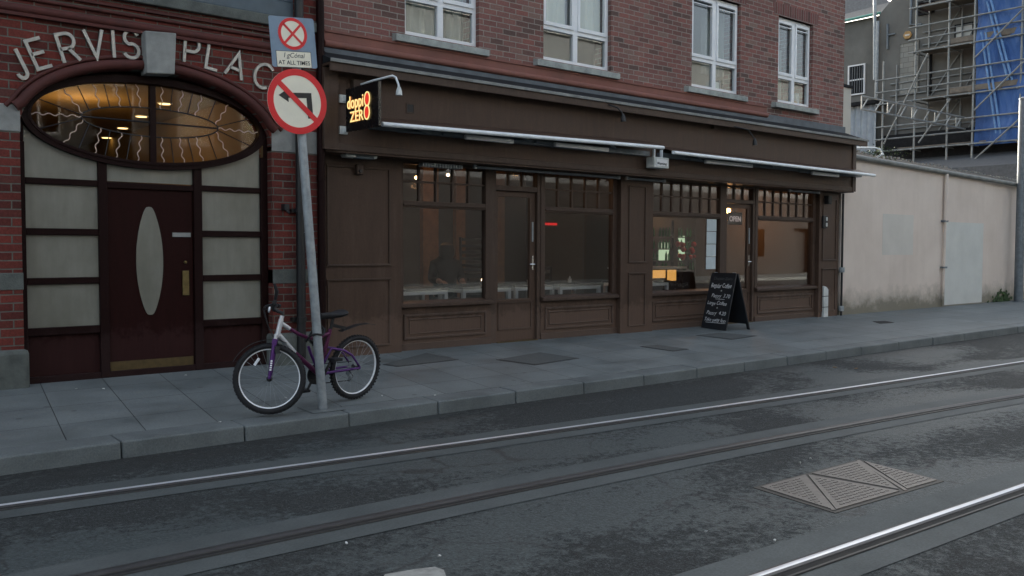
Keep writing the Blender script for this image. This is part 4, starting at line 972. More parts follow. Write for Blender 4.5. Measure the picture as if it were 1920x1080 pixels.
op = thing('open_sign', 'small red hanging OPEN sign inside the right cafe door', 'sign', onY(1378, 411, 9.85))
p = onY(1378, 415, 9.85); mb().box(p.x - .19, p.x + .22, 9.855, 9.87, p.z - .06, p.z + .16).build('board', 'maroon_wood', op, bevel=.005)
text('OPEN', .13, .002, 0, 'CENTER', .002).xf(frame_m((p.x + .01, 9.852, p.z), (1, 0, 0), (0, 0, 1))).build('lettering', 'open_letters', op)
mb().tube([(p.x, 9.86, p.z + .16), (p.x, 9.86, 2.09)], .004, 6).build('cord', 'black_plastic', op)
rl = thing('red_light', 'short glowing red strip light inside the second shop window', 'light', onY(1030, 420, 11.5)); p = onY(1031, 420, 11.5)
mb().box(p.x - .16, p.x + .16, 11.49, 11.51, p.z - .02, p.z + .02).build('tube', 'red_led', rl); mb().box(p.x - .18, p.x + .18, 11.51, 11.54, p.z - .03, p.z + .03).build('holder', 'black_plastic', rl)
vs = thing('flower_vase', 'dark vase of red flowers on the counter of the cafe', 'vase', onY(1288, 470, 11.75)); p = onY(1288, 478, 11.75)
mb().lathe((p.x, p.y, .96), [(.05, 0), (.07, .1), (.03, .22), (.04, .25)], 14).build('vase', 'black_plastic', vs, smooth=True)
q = mb()
for k in range(16): q.ball((p.x + random.uniform(-.28, .22), p.y + random.uniform(-.1, .1), 1.2 + random.uniform(-.12, .22)), random.uniform(.03, .055), 8)
q.build('flowers', 'red_flower', vs)
jr = [(8.1, 'lamp_small', 'small lit tea light on the table beside the seated person'), (9.0, 'lamp_small', 'small lit tea light on the table behind left door'), (9.85, 'white_wall', 'small white jar on the table in second window')]
for x, mt, lab in jr:
    t = thing('tea_light' if 'tea' in lab else 'jar', lab, 'candle' if 'tea' in lab else 'jar', (x, 10.4, .77))
    mb().lathe((x, 10.4, .77), [(.03, 0), (.034, .06), (.03, .062)], 12).build('cup', 'white_wall', t); mb().lathe((x, 10.4, .832), [(.012, 0), (.016, .02), (.002, .045)], 8).build('flame' if mt == 'lamp_small' else 'lid', mt, t)
# pendant lamps: positions seen through the glass
for (px, py), y, mt, e, lab in (((781, 333), 11.6, 'lamp_warm', 9, 'small warm ceiling lamp behind the left window upper panes'), ((967, 315), 11.0, 'lamp_warm', 9, 'small warm ceiling lamp above the left cafe door'),
                             ((1365, 395), 11.4, 'lamp_globe', 22, 'round glowing globe lamp behind the right cafe door'), ((1491, 354), 11.0, 'lamp_globe', 16, 'bright orange lamp at the top of the right window'), ((1378, 403), 10.6, 'lamp_small', 0, 'tiny bright lamp just above the open sign'), ((1365, 339), 10.6, 'lamp_warm', 0, 'orange lamp glowing under the soffit above the right door'), ((840, 328), 12.5, 'lamp_small', 0, 'tiny white lamp in the left window upper panes'), ((1470, 420), 13.2, 'lamp_small', 6, 'pale strip lamp deep inside the right window')):
    p = onY(px, py, y)
    if p.z > 2.9: p *= 1; p.z = 2.88
    t = thing('pendant_lamp', lab, 'lamp', p, 'lit lamps inside the cafe')
    r = .055 if mt == 'lamp_globe' else .028
    mb().lathe(p, [(r * math.sin(math.pi * i / 8), -r * math.cos(math.pi * i / 8)) for i in range(9)], 14).build('bulb', mt, t, smooth=True)
    mb().lathe(p + Vector((0, 0, r * .8)), [(r * .5, 0), (r * .45, .04), (.006, .05), (.006, max(.06, 2.94 - p.z))], 10).build('flex', 'black_plastic', t)
    if e:
        l = bpy.data.objects.new('lamp_light', bpy.data.lights.new('lamp_light', 'POINT')); COL.objects.link(l); l.location = p + Vector((0, 0, -.12)); l.data.energy = e * .3; l.data.color = (1, .5, .2); l.data.shadow_soft_size = .08
# seated person
def skinmesh(V, E, rad, sub=2):
    me = bpy.data.meshes.new('s'); me.from_pydata(V, E, []); ob = bpy.data.objects.new('s', me); COL.objects.link(ob)
    ob.modifiers.new('skin', 'SKIN'); sv = me.skin_vertices[0].data
    for i, r in enumerate(rad): sv[i].radius = (r, r) if not isinstance(r, tuple) else r
    sv[0].use_root = True
    s2 = ob.modifiers.new('sub', 'SUBSURF'); s2.levels = sub; s2.render_levels = sub
    bpy.context.view_layer.update()
    o2 = bpy.data.meshes.new_from_object(ob.evaluated_get(bpy.context.evaluated_depsgraph_get()))
    m = MB(); m.add([v.co.copy() for v in o2.vertices], [tuple(p.vertices) for p in o2.polygons])
    bpy.data.objects.remove(ob); bpy.data.meshes.remove(me); bpy.data.meshes.remove(o2); return m
hp = onY(833, 456, 11.0)
pr = thing('person', 'seated person in a dark hooded coat inside the left shop window', 'person', (hp.x, hp.y, 0))
V = [(0, 0, .52), (0, -.02, .72), (0, -.04, .92), (0, -.05, 1.08), (0, -.07, 1.18), (0, -.1, 1.27), (0, -.11, 1.34),
     (.17, -.05, 1.06), (.24, -.1, .84), (.16, -.32, .82), (-.17, -.05, 1.06), (-.24, -.1, .84), (-.16, -.32, .82),
     (.1, -.02, .5), (.13, -.42, .5), (.13, -.44, .1), (.13, -.55, .04), (-.1, -.02, .5), (-.13, -.42, .5), (-.13, -.44, .1), (-.13, -.55, .04)]
Ed = [(0, 1), (1, 2), (2, 3), (3, 4), (4, 5), (5, 6), (3, 7), (7, 8), (8, 9), (3, 10), (10, 11), (11, 12), (0, 13), (13, 14), (14, 15), (15, 16), (0, 17), (17, 18), (18, 19), (19, 20)]
rad = [.15, .155, .16, .13, .06, .085, .075, .075, .055, .04, .075, .055, .04, .085, .065, .045, .04, .085, .065, .045, .04]
base = Vector((hp.x, hp.y, 0)); rz = Matrix.Rotation(R(-15), 4, 'Z'); rz.translation = base
body = skinmesh(V, Ed, rad).xf(rz).build('body', 'skin', pr, smooth=True)
ct_ = skinmesh([(0, 0, .5), (0, -.02, .72), (0, -.04, .92), (0, -.05, 1.09), (0, -.06, 1.17), (0, -.06, 1.24), (.17, -.05, 1.06), (.24, -.1, .84), (.165, -.28, .82), (-.17, -.05, 1.06), (-.24, -.1, .84), (-.165, -.28, .82)],
               [(0, 1), (1, 2), (2, 3), (3, 4), (4, 5), (3, 6), (6, 7), (7, 8), (3, 9), (9, 10), (10, 11)], [.19, .185, .185, .15, .1, .1, .09, .068, .052, .09, .068, .052]).xf(rz).build('coat', 'coat_dark', body, smooth=True)
mb().lathe((0, -.095, 1.19), [(.09, -.04), (.115, .02), (.118, .09), (.1, .16), (.05, .195), (.01, .2)], 16).xf(rz).build('hair', 'hair_dark', body, smooth=True)
for s_ in (1, -1):
    V2 = [(s_ * .16, -.32, .82)]; E2 = []; r2 = [.03]
    for k in range(4):
        i0 = len(V2); o = (k - 1.5) * .018
        V2 += [(s_ * .15 + o, -.38, .815), (s_ * .145 + o, -.42, .805), (s_ * .14 + o, -.435, .79)]; r2 += [.012, .009, .008]; E2 += [(0, i0), (i0, i0 + 1), (i0 + 1, i0 + 2)]
    i0 = len(V2); V2 += [(s_ * .12, -.35, .81), (s_ * .1, -.38, .8)]; r2 += [.011, .009]; E2 += [(0, i0), (i0, i0 + 1)]
    skinmesh(V2, E2, r2, 1).xf(rz).build('hand', 'skin', body, smooth=True)
tr_ = skinmesh([(0, 0, .5), (.1, -.02, .5), (.13, -.42, .5), (.13, -.44, .1), (-.1, -.02, .5), (-.13, -.42, .5), (-.13, -.44, .1)], [(0, 1), (1, 2), (2, 3), (0, 4), (4, 5), (5, 6)], [.165, .1, .08, .062, .1, .08, .062]).xf(rz).build('trousers', 'black_paint', body, smooth=True)
st = thing('stool', 'dark stool under the seated person in the left window', 'stool', (hp.x, hp.y, 0))
mb().lathe((hp.x, hp.y + .02, .33), [(.2, 0), (.2, .04)], 20).build('seat', 'chair_dark', st); 
for k in range(4): a = math.pi / 4 + k * math.pi / 2; mb().tube([(hp.x + .14 * math.cos(a), hp.y + .02 + .14 * math.sin(a), .33), (hp.x + .2 * math.cos(a), hp.y + .02 + .2 * math.sin(a), 0)], .015, 8).build('leg', 'chair_dark', st)
# curtains and things upstairs
def curtain(x0, x1, z0, z1, y, lab, mat='curtain_cream', amp=.03, per=.16):
    m = MB(); n = int((x1 - x0) / .02); k = len(m.v)
    ph = random.random() * 6
    pts = [(x0 + (x1 - x0) * i / n, y + amp * math.sin(2 * math.pi * (i * .02) / per + ph) + amp * .5 * math.sin(i * .31 + ph)) for i in range(n + 1)]
    for (xa, ya_), (xb, yb_) in zip(pts[:-1], pts[1:]): m.add([(xa, ya_, z0), (xb, yb_, z0), (xb, yb_, z1), (xa, ya_, z1)], [(0, 1, 2, 3)])
    return tag(m.build('curtain', mat, None, smooth=True), lab, 'curtain', 'curtains in the upstairs windows')
curtain(6.28, 7.05, 3.9, 5.5, 9.86, 'pleated cream curtain filling most of the leftmost upstairs window')
curtain(7.1, 7.4, 3.9, 5.5, 9.9, 'narrow cream curtain edge at the right of the leftmost upstairs window')
curtain(8.6, 9.2, 4.42, 5.5, 9.82, 'cream half curtain imitating a bright reflection on the left of the second upstairs window', 'curtain_reflection')  # pale half curtains stand in for the bright reflection in the upper panes
curtain(9.26, 9.88, 4.42, 5.5, 9.82, 'cream half curtain imitating a bright reflection on the right of the second upstairs window', 'curtain_reflection')
curtain(12.5, 13.08, 4.3, 5.5, 9.95, 'cream curtain pulled to the right in the third upstairs window')
curtain(14.26, 14.75, 3.9, 5.0, 9.9, 'cream half curtain in the far right upstairs window', amp=.015, per=.07)
for x, z, w, h, mt, lab in ((12.55, 3.96, .28, .2, 'paper', 'pale box on the sill of the third upstairs window'), (12.78, 3.96, .05, .24, 'slate_blue_paint', 'blue book standing on the sill of third upstairs window'), (12.86, 3.96, .04, .2, 'maroon_wood', 'dark red book standing on the sill of third upstairs window'), (14.95, 3.96, .22, .13, 'alarm_yellow', 'yellow packet on the sill of the far right upstairs window'), (15.12, 3.96, .1, .28, 'paper', 'white carton on the sill of the far right upstairs window')):
    t = mb().box(x, x + w, 9.8, 9.9, z, z + h).build('book' if 'book' in lab else 'box', mt, None, bevel=.006); tag(t, lab, 'book' if 'book' in lab else 'box')
lampu = thing('floor_lamp', 'bright cream lamp shade glowing in the third upstairs window', 'lamp', (12.9, 10.6, 3.42)); 
emit('shade_glow', (1, .86, .5), .26)
pa = onY(1372, 72, 10.3); pb = onY(1361, 108, 10.3); pc = onY(1373, 109, 10.3)
mb().lathe((pc.x - .02, 10.4, pb.z), [(.2, 0), (.06, pa.z - pb.z)], 20).build('lamp_shade', 'shade_glow', lampu); mb().lathe((pc.x - .02, 10.4, 3.42), [(.12, 0), (.12, .02), (.012, .03), (.012, pb.z - 3.42)], 14).build('stand', 'black_paint', lampu)

# ------------------------------------------------------------------ leaning signpost
YP = 7.03
tp = thing('traffic_sign', 'leaning grey post with no left turn disc and clearway plate', 'traffic sign', (3.76, YP, pz(YP)))
pb_ = onY(606, 766, YP); pt_ = onY(549, 40, YP); pb_.z = pz(YP) - .02
ldir = (pt_ - pb_).normalized()
pm = mb().tube([pb_, pb_.lerp(pt_, .5), pt_], [.039, .038, .037], 18); pm.build('pole', 'galv_steel', tp, smooth=True)
q = mb()
for k in (.055, .47): c = pb_.lerp(pt_, k); q.lathe(c, [(.042, -.004), (.042, .004)], 18, ldir)
q.build('band', 'galv_steel', tp)
mb().prism([(pb_.x - .16, YP - .13, pz(YP - .13) + .004), (pb_.x + .15, YP - .13, pz(YP - .13) + .004), (pb_.x + .15, YP + .17, pz(YP + .17) + .004), (pb_.x - .16, YP + .17, pz(YP + .17) + .004)], (0, 0, .003)).build('base_patch', 'kerb_granite', tp)
al = R(5.0); axx = Vector((math.cos(al), 0, math.sin(al))); axy = Vector((-math.sin(al), 0, math.cos(al)))
C = onY(558, 190.5, YP - .05); FM = frame_m(C, axx, axy)
Rd = .268
dk_ = mb().prism(circ(Rd, 64, z=-.004), (0, 0, .004)).xf(FM).build('no_left_turn_disc', 'sign_cream', tp)
mb().ring(circ(Rd, 64, z=.0005), circ(Rd * .8, 64, z=.0005), (0, 0, .0018)).xf(FM).build('border', 'sign_red', dk_)
ar = mb().prism([(x * Rd, y * Rd, .0005) for x, y in ((.31, -.52), (.49, -.52), (.49, .27), (-.3, .27), (-.3, .38), (-.62, .19), (-.3, -.02), (-.3, .11), (.31, .11))], (0, 0, .0012)).xf(FM).build('arrow', 'sign_black', dk_)
s45 = .7071; sl2 = mb().prism([(( -s45 * a - s45 * b) * Rd, (s45 * a - s45 * b) * Rd, .0024) for a, b in ((.82, -.085), (.82, .085), (-.82, .085), (-.82, -.085))], (0, 0, .0012)).xf(FM).build('slash', 'sign_red', dk_)
q = mb()
for z in (.1, -.1): mb().obox(C + axy * z + Vector((0, .02, 0)), (axx, axy, (0, 1, 0)), (.09, .018, .016)).build('bracket', 'galv_steel', dk_)
C2 = onY(550, 79.5, YP - .05); FM2 = frame_m(C2, axx, axy)
pl_ = mb().prism(rounded(.405, .41, .018), (0, 0, -.004)).xf(FM2).build('clearway_plate', 'sign_bluegrey', tp)
C3 = onY(548.5, 63.5, YP - .05); FM3 = frame_m(C3, axx, axy); r3 = .13
mb().prism(circ(r3, 48, z=.0005), (0, 0, .001)).xf(FM3).build('disc', 'sign_cream', pl_)
q = mb().ring(circ(r3, 48, z=.0017), circ(r3 * .8, 48, z=.0017), (0, 0, .0012))
for sgn_ in (1, -1): q.prism([((s45 * a - sgn_ * s45 * b) * r3, (sgn_ * s45 * a + s45 * b) * r3, .0017 + .0004 * (sgn_ + 1)) for a, b in ((.84, -.075), (.84, .075), (-.84, .075), (-.84, -.075))], (0, 0, .0012))
q.xf(FM3).build('red_cross', 'sign_red', pl_)
C4 = onY(551.5, 111.5, YP - .05); FM4 = frame_m(C4, axx, axy)
mb().prism([(-.158, -.067, .0004), (.158, -.067, .0004), (.158, .067, .0004), (-.158, .067, .0004)], (0, 0, .0006)).xf(FM4).build('panel_edge', 'sign_black', pl_)
mb().prism([(-.154, -.063, .0012), (.154, -.063, .0012), (.154, .063, .0012), (-.154, .063, .0012)], (0, 0, .0008)).xf(FM4).build('time_panel', 'sign_cream', pl_)
q = text('I gC\u00f3na\u00ed', .056, .0005, .25, 'CENTER'); q.xf(Matrix.Translation((0, .014, .0026))); w_ = text('AT ALL TIMES', .047, .0005, 0, 'CENTER', .0004); w_.xf(Matrix.Translation((0, -.043, .0026))); q.add(w_.v, w_.f)
q.xf(FM4).build('lettering', 'letter_black', pl_)

# ------------------------------------------------------------------ bicycle
bk = thing('bicycle', 'purple and silver mountain bike locked to leaning signpost', 'bicycle', (4.17, 7.26, pz(7.2) + .004))
bk.rotation_euler = Euler((0, 0, 0))
lean = Matrix.Rotation(R(-4), 4, 'X')
bk.matrix_world = Matrix.Translation((4.17, 7.26, pz(7.18) + .012)) @ Matrix.Rotation(R(192), 4, 'Z') @ lean
def bb(m, name, mat, parent=None, **k): return m.build(name, mat, parent or bk, local=True, **k)
WR = .295; WB = .95
H0, H1 = Vector((.885, 0, .635)), Vector((.847, 0, .785)); hax = (H1 - H0).normalized()
steer = Matrix.Translation(H0) @ Matrix.Rotation(R(-42), 4, hax) @ Matrix.Translation(-H0)
I4 = Matrix.Identity(4)
def wheel(cx, T, rimmat):
    c = Vector((cx, 0, WR)); P = lambda r, a, y=0: c + Vector((r * math.cos(a), y, r * math.sin(a)))
    n = 64
    rim = mb().tube([P(.248, 2 * math.pi * i / n) for i in range(n)], .0105, 8, closed=True)
    w = bb(rim.xf(T), 'wheel', rimmat, smooth=True)
    ty = mb().tube([P(WR - .026, 2 * math.pi * i / n) for i in range(n)], .0245, 12, closed=True)
    for i in range(56):
        a = 2 * math.pi * i / 56
        for s in (-1, 1):
            aa = a + s * .028; ty.obox(P(WR - .004, aa, s * .011), ((-math.sin(aa), 0, math.cos(aa)), (0, 1, 0), (math.cos(aa), 0, math.sin(aa))), (.007, .007, .005))
    bb(ty.xf(T), 'tyre', 'black_rubber', w, smooth=True)
    sp = mb()
    for i in range(28):
        a = 2 * math.pi * i / 28; s = 1 if i % 2 else -1; b = a + (.5 if (i // 2) % 2 else -.5)
        sp.tube([P(.02, b, s * .028), P(.242, a, 0)], .0011, 4, cap=False)
    bb(sp.xf(T), 'spokes', 'galv_steel', w)
    bb(mb().lathe(c - Vector((0, .05, 0)), [(.012, 0), (.024, .015), (.013, .03), (.013, .07), (.024, .085), (.012, .1)], 14, (0, 1, 0)).xf(T), 'hub', 'black_plastic', w, smooth=True)
    return w
w1 = wheel(0, I4, 'alloy_rim'); w2 = wheel(WB, steer, 'alloy_rim')
a = 2.25; bb(mb().obox(Vector((WB, -.012, WR)) + Vector((.175 * math.cos(.95), 0, .175 * math.sin(.95))), ((-math.sin(.95 - .35), 0, math.cos(.95 - .35)), (math.cos(.6), 0, math.sin(.6)), (0, 1, 0)), (.035, .011, .006)).xf(steer), 'reflector', 'alloy_rim', w2, bevel=.003)
BBk = Vector((.42, 0, .265)); ST = Vector((.315, 0, .665))
fs = mb().tube([H0, H1], .021, 14); fs.tube([Vector((.872, 0, .655)), Vector((.70, 0, .49))], [.024, .022], 14); fs.tube([Vector((.853, 0, .755)), Vector((.76, 0, .70))], [.018, .017], 12)
fr_ = bb(fs, 'frame', 'silver_paint', smooth=True)
q = mb().tube([Vector((.70, 0, .49)), Vector((.43, 0, .275))], [.0225, .021], 14); q.tube([Vector((.76, 0, .70)), Vector((.66, 0, .645)), Vector((.56, 0, .605)), Vector((.46, 0, .595)), Vector((.325, 0, .63))], .016, 12); q.tube([BBk, ST], .017, 12)
bb(q, 'lower_tubes', 'magenta_paint', fr_, smooth=True)
q = mb()
for s in (-1, 1):
    q.tube([Vector((.40, s * .02, .275)), Vector((.30, s * .05, .29)), Vector((.0, s * .062, .295))], [.014, .012, .01], 10)
    q.tube([Vector((.40, s * .02, .36)), Vector((.33, s * .045, .5)), Vector((.2, s * .055, .475)), Vector((.1, s * .06, .42)), Vector((.0, s * .062, .30))], [.012, .012, .012, .011, .009], 10)
q.tube([Vector((.42, 0, .285)), Vector((.52, 0, .46)), Vector((.55, 0, .53))], .013, 10)
bb(q, 'rear_stays', 'purple_paint', fr_, smooth=True)
q = mb().tube([Vector((.53, 0, .58)), Vector((.40, 0, .46))], .012, 10)
sp_ = [Vector((.53 - .13 * t + .022 * math.cos(t * 34), .022 * math.sin(t * 34), .58 - .12 * t)) for t in [i / 60 for i in range(61)]]
q.tube(sp_, .0045, 6); bb(q, 'shock', 'black_plastic', fr_, smooth=True)
q = mb()
for s in (-1, 1): q.tube([Vector((.9, s * .052, .60)), Vector((.925, s * .052, .45)), Vector((.95, s * .052, .295))], [.019, .018, .013], 12)
q.obox(Vector((.9, 0, .6)), ((0, 1, 0), hax, Vector((0, 1, 0)).cross(hax)), (.07, .022, .02))
fk = bb(q.xf(steer), 'fork', 'purple_paint', smooth=True)
q = mb()
for s in (-1, 1): q.tube([Vector((.887, s * .052, .66)), Vector((.902, s * .052, .59))], .015, 12)
q.tube([H0, H1 + hax * .03], .018, 12); bb(q.xf(steer), 'crown', 'silver_paint', fk, smooth=True)
q = mb()
for s in (-1, 1): q.box(.86, .9, s * .05 - .01 + s * .02, s * .05 + .01 + s * .02, .5, .56)
bb(q.xf(steer), 'brake', 'black_plastic', fk, bevel=.004)
# marks on the fork leg
q = mb()
for k in range(5): q.obox(Vector((.927 + .0025 * k, .072, .44 - .018 * k)), ((0, 0, 1), (1, 0, 0), (0, 1, 0)), (.006, .008, .0015))
bb(q.xf(steer), 'decal', 'alloy_rim', fk)
bt = H1 + hax * .05; bc = bt + Vector((.075, 0, .035))
q = mb().tube([bt - hax * .03, bt, bc], .016, 10)
q.tube([bc + Vector((-.03, .3, .045)), bc + Vector((-.015, .12, .035)), bc + Vector((0, .05, 0)), bc + Vector((0, -.05, 0)), bc + Vector((-.015, -.12, .035)), bc + Vector((-.03, -.3, .045))], .0125, 10)
hb = bb(q.xf(steer), 'handlebar', 'black_plastic', smooth=True)
q = mb()
for s in (-1, 1): bb(mb().tube([bc + Vector((-.021, s * .17, .038)), bc + Vector((-.03, s * .305, .045))], .0175, 12).xf(steer), 'grip', 'black_rubber', hb, smooth=True)
q = mb()
for s in (-1, 1): q.tube([bc + Vector((.0, s * .14, .035)), bc + Vector((.05, s * .17, .02)), bc + Vector((.055, s * .27, .0))], .008, 8); q.tube([bc + Vector((-.0, s * .13, .03)), bc + Vector((.08, s * .08, .0)), bc + Vector((.05, s * .02, -.12)), Vector((.9, s * .02, .6))], .0035, 6)
bb(q.xf(steer), 'brake_lever', 'black_plastic', hb, smooth=True)
q = mb().tube([bc + Vector((-.03, .27, .05)), bc + Vector((-.05, .3, .13)), bc + Vector((-.03, .31, .19))], [.012, .016, .012], 8); bb(q.xf(steer), 'bar_end', 'black_rubber', hb, smooth=True)
bb(mb().lathe(bc + Vector((.03, -.05, .0)), [(.024, 0), (.026, .01), (.02, .014)], 16, (1, 0, .2)).xf(steer), 'bar_reflector', 'alloy_rim', hb)  # handlebar reflector, its bright glint put in as plain white colour
q = mb()
for i, (r_0, nn) in enumerate((('tube', 0),)): pass
q.tube([ST - Vector((0, 0, .02)), Vector((.285, 0, .765))], .014, 10); spst = bb(q, 'seat_post', 'black_plastic', smooth=True)
prof = [(.43, .018, .80), (.36, .025, .803), (.30, .045, .802), (.24, .075, .808), (.19, .082, .818), (.165, .065, .82)]
q = mb(); vs, fsx = [], []
for (x, w, z) in prof:
    for k in range(12):
        a = 2 * math.pi * k / 12; vs.append((x, w * math.cos(a), z - .012 + .024 * math.sin(a) * (1 if math.sin(a) > 0 else 1.4)))
for i in range(len(prof) - 1):
    for k in range(12): fsx.append((i * 12 + k, i * 12 + (k + 1) % 12, (i + 1) * 12 + (k + 1) % 12, (i + 1) * 12 + k))
fsx += [tuple(range(12)), tuple(range(60, 72))]; q.add(vs, fsx); bb(q, 'saddle', 'black_rubber', smooth=True)
q = mb().lathe(BBk + Vector((0, -.055, 0)), [(.088, 0), (.09, .004), (.088, .008), (.03, .01)], 32, (0, 1, 0)); q.lathe(BBk + Vector((0, -.045, 0)), [(.065, 0), (.066, .004), (.03, .006)], 28, (0, 1, 0))
ck = bb(q, 'crankset', 'black_plastic')
q = mb()
for s, ang in ((-1, -1.2), (1, math.pi - 1.2)):
    e = BBk + Vector((.165 * math.cos(ang), s * .085, .165 * math.sin(ang))); q = mb(); q.tube([BBk + Vector((0, s * .06, 0)), e], [.014, .01], 8); q.obox(e + Vector((0, s * .05, 0)), ((1, 0, 0), (0, 1, 0), (0, 0, 1)), (.045, .045, .011)); bb(q, 'crank_arm', 'black_plastic', ck)
q = mb()
for r0, yy in ((.05, -.05), (.042, -.044), (.034, -.038)): q.lathe(Vector((0, yy, WR)), [(r0, 0), (r0, .003)], 24, (0, 1, 0))
cs = bb(q, 'cassette', 'galv_steel')
q = mb().tube([Vector((.40, -.05, .353)), Vector((0, -.047, WR + .045))], .0045, 6); q.tube([Vector((.42, -.05, .178)), Vector((.03, -.05, .165)), Vector((.0, -.05, .17)), Vector((-.02, -.05, .2)), Vector((.01, -.05, .235)), Vector((.035, -.05, .26))], .0045, 6); bb(q, 'chain', 'black_plastic')
q = mb().bar((0, -.065, .285), (.03, -.065, .23), .012, .03); q.bar((.03, -.06, .235), (.005, -.06, .165), .012, .022); q.lathe((.005, -.07, .168), [(.022, 0), (.022, .02)], 14, (0, 1, 0)); q.lathe((.03, -.07, .235), [(.022, 0), (.022, .02)], 14, (0, 1, 0)); bb(q, 'derailleur', 'galv_dark')
q = mb()
def blade(m, pts, w):
    pts = [Vector(p) for p in pts]
    for a, b in zip(pts[:-1], pts[1:]): m.add([a + Vector((0, -w, 0)), a + Vector((0, w, 0)), b + Vector((0, w, 0)), b + Vector((0, -w, 0)), a + Vector((0, -w, -.005)), a + Vector((0, w, -.005)), b + Vector((0, w, -.005)), b + Vector((0, -w, -.005))], [(0, 1, 2, 3), (7, 6, 5, 4), (0, 3, 7, 4), (1, 5, 6, 2)])
blade(q, [(WB + .33 * math.cos(a), 0, WR + .325 * math.sin(a)) for a in [R(x) for x in range(28, 120, 8)]], .028); bb(q.xf(steer), 'mudguard', 'black_plastic')
q = mb(); q.bar((.30, 0, .70), (.14, 0, .66), .02, .03); blade(q, [(.2, 0, .64), (.1, 0, .665), (.0, 0, .685), (-.12, 0, .69), (-.2, 0, .675)], .03); bb(q, 'mudguard', 'black_plastic')
lk = thing('cable_lock', 'black cable lock looped round the post and bicycle frame', 'lock', (3.72, 7.08, .5))
pc_ = pb_.lerp(pt_, .205); q = mb()
q.tube([pc_ + Vector((.075 * math.cos(t), .075 * math.sin(t) + .035, .045 * math.cos(t * 1.0) + .03 * math.sin(2 * t))) for t in [2 * math.pi * i / 28 for i in range(28)]], .009, 8, closed=True)
q.build('cable', 'black_rubber', lk, smooth=True); mb().obox(pc_ + Vector((.09, .07, .02)), ((1, 0, .4), (0, 1, 0), (-.4, 0, 1)), (.03, .014, .014)).build('lock_body', 'black_plastic', lk, bevel=.005)

# ------------------------------------------------------------------ chalkboard
ab = thing('chalkboard', 'black folding pavement chalkboard with handwritten coffee offers', 'board', (12.35, 9.2, pz(9.2)))
wax = Vector((-.1, -.995, 0)); nax = Vector((-.995, .1, 0)); o0 = Vector((12.246, 9.25, pz(9.25)))
HB, HWB = .92, .27
fp = o0 + nax * .22; tpv = o0 - nax * .02 + Vector((0, 0, HB)); upv_ = (tpv - fp); fpc = fp
M1 = frame_m(fpc, wax, upv_); Lp_ = upv_.length
pn = mb(); pn.ring([(-HWB, 0, -.012), (HWB, 0, -.012), (HWB, Lp_, -.012), (-HWB, Lp_, -.012)], [(-HWB + .03, .1, -.012), (HWB - .03, .1, -.012), (HWB - .03, Lp_ - .03, -.012), (-HWB + .03, Lp_ - .03, -.012)], (0, 0, .024)); pn.box(-HWB + .03, HWB - .03, .1, Lp_ - .03, -.006, .006)
f_ = pn.xf(M1).build('front_board', 'chalkboard', ab)
bp = o0 - nax * .34; M2 = frame_m(bp, -wax, (o0 - nax * .05 + Vector((0, 0, HB))) - bp)
pn = mb(); pn.box(-HWB, -HWB + .05, -.01, .1, -.01, .01); pn.box(HWB - .05, HWB, -.01, .1, -.01, .01); pn.box(-HWB, HWB, .09, Lp_ + .01, -.01, .01); pn.xf(M2).build('back_board', 'chalkboard', ab)
q = mb()
for s in (-.2, .2): q.lathe(tpv + wax * s - nax * .015 - wax * .03, [(.012, 0), (.012, .06)], 10, wax)
q.build('hinge', 'galv_dark', ab)
rows = [('Regular Coffee', .105, .70, .0, .44), ('+', .07, .625, .02, None), ('Pastry  3.70', .088, .535, .03, .4), ('Large Coffee', .088, .41, -.02, .42), ('+', .07, .335, .0, None), ('Pastry  4.20', .088, .245, .0, .42), ('Take away food', .088, .13, .02, .5)]
q = mb()
for s, sz, yy, xo, tw in rows:
    t = text(s, sz, .0006, .22, 'CENTER', -.0003 if sz < .1 else .0)
    if tw:
        w0 = max(v[0] for v in t.v) - min(v[0] for v in t.v); k = tw / w0; t.v = [(x * k, y * (1 + .05 * math.sin(x * 40)) + .006 * math.sin(x * 23), z) for x, y, z in t.v]
    t.xf(Matrix.Translation((xo - .01, yy, .0075))); q.add(t.v, t.f)
q.box(-.2, .26, .108, .114, .007, .008); q.box(-.08, .12, .505, .511, .007, .008)
q.xf(M1).build('chalk_writing', 'chalk', f_)
t = text('Doppio Zero', .075, .0006, .2, 'CENTER', -.0004); t.xf(Matrix.Translation((0, .83, .0075))); t.xf(M1).build('chalk_heading', 'chalk_faint', f_)

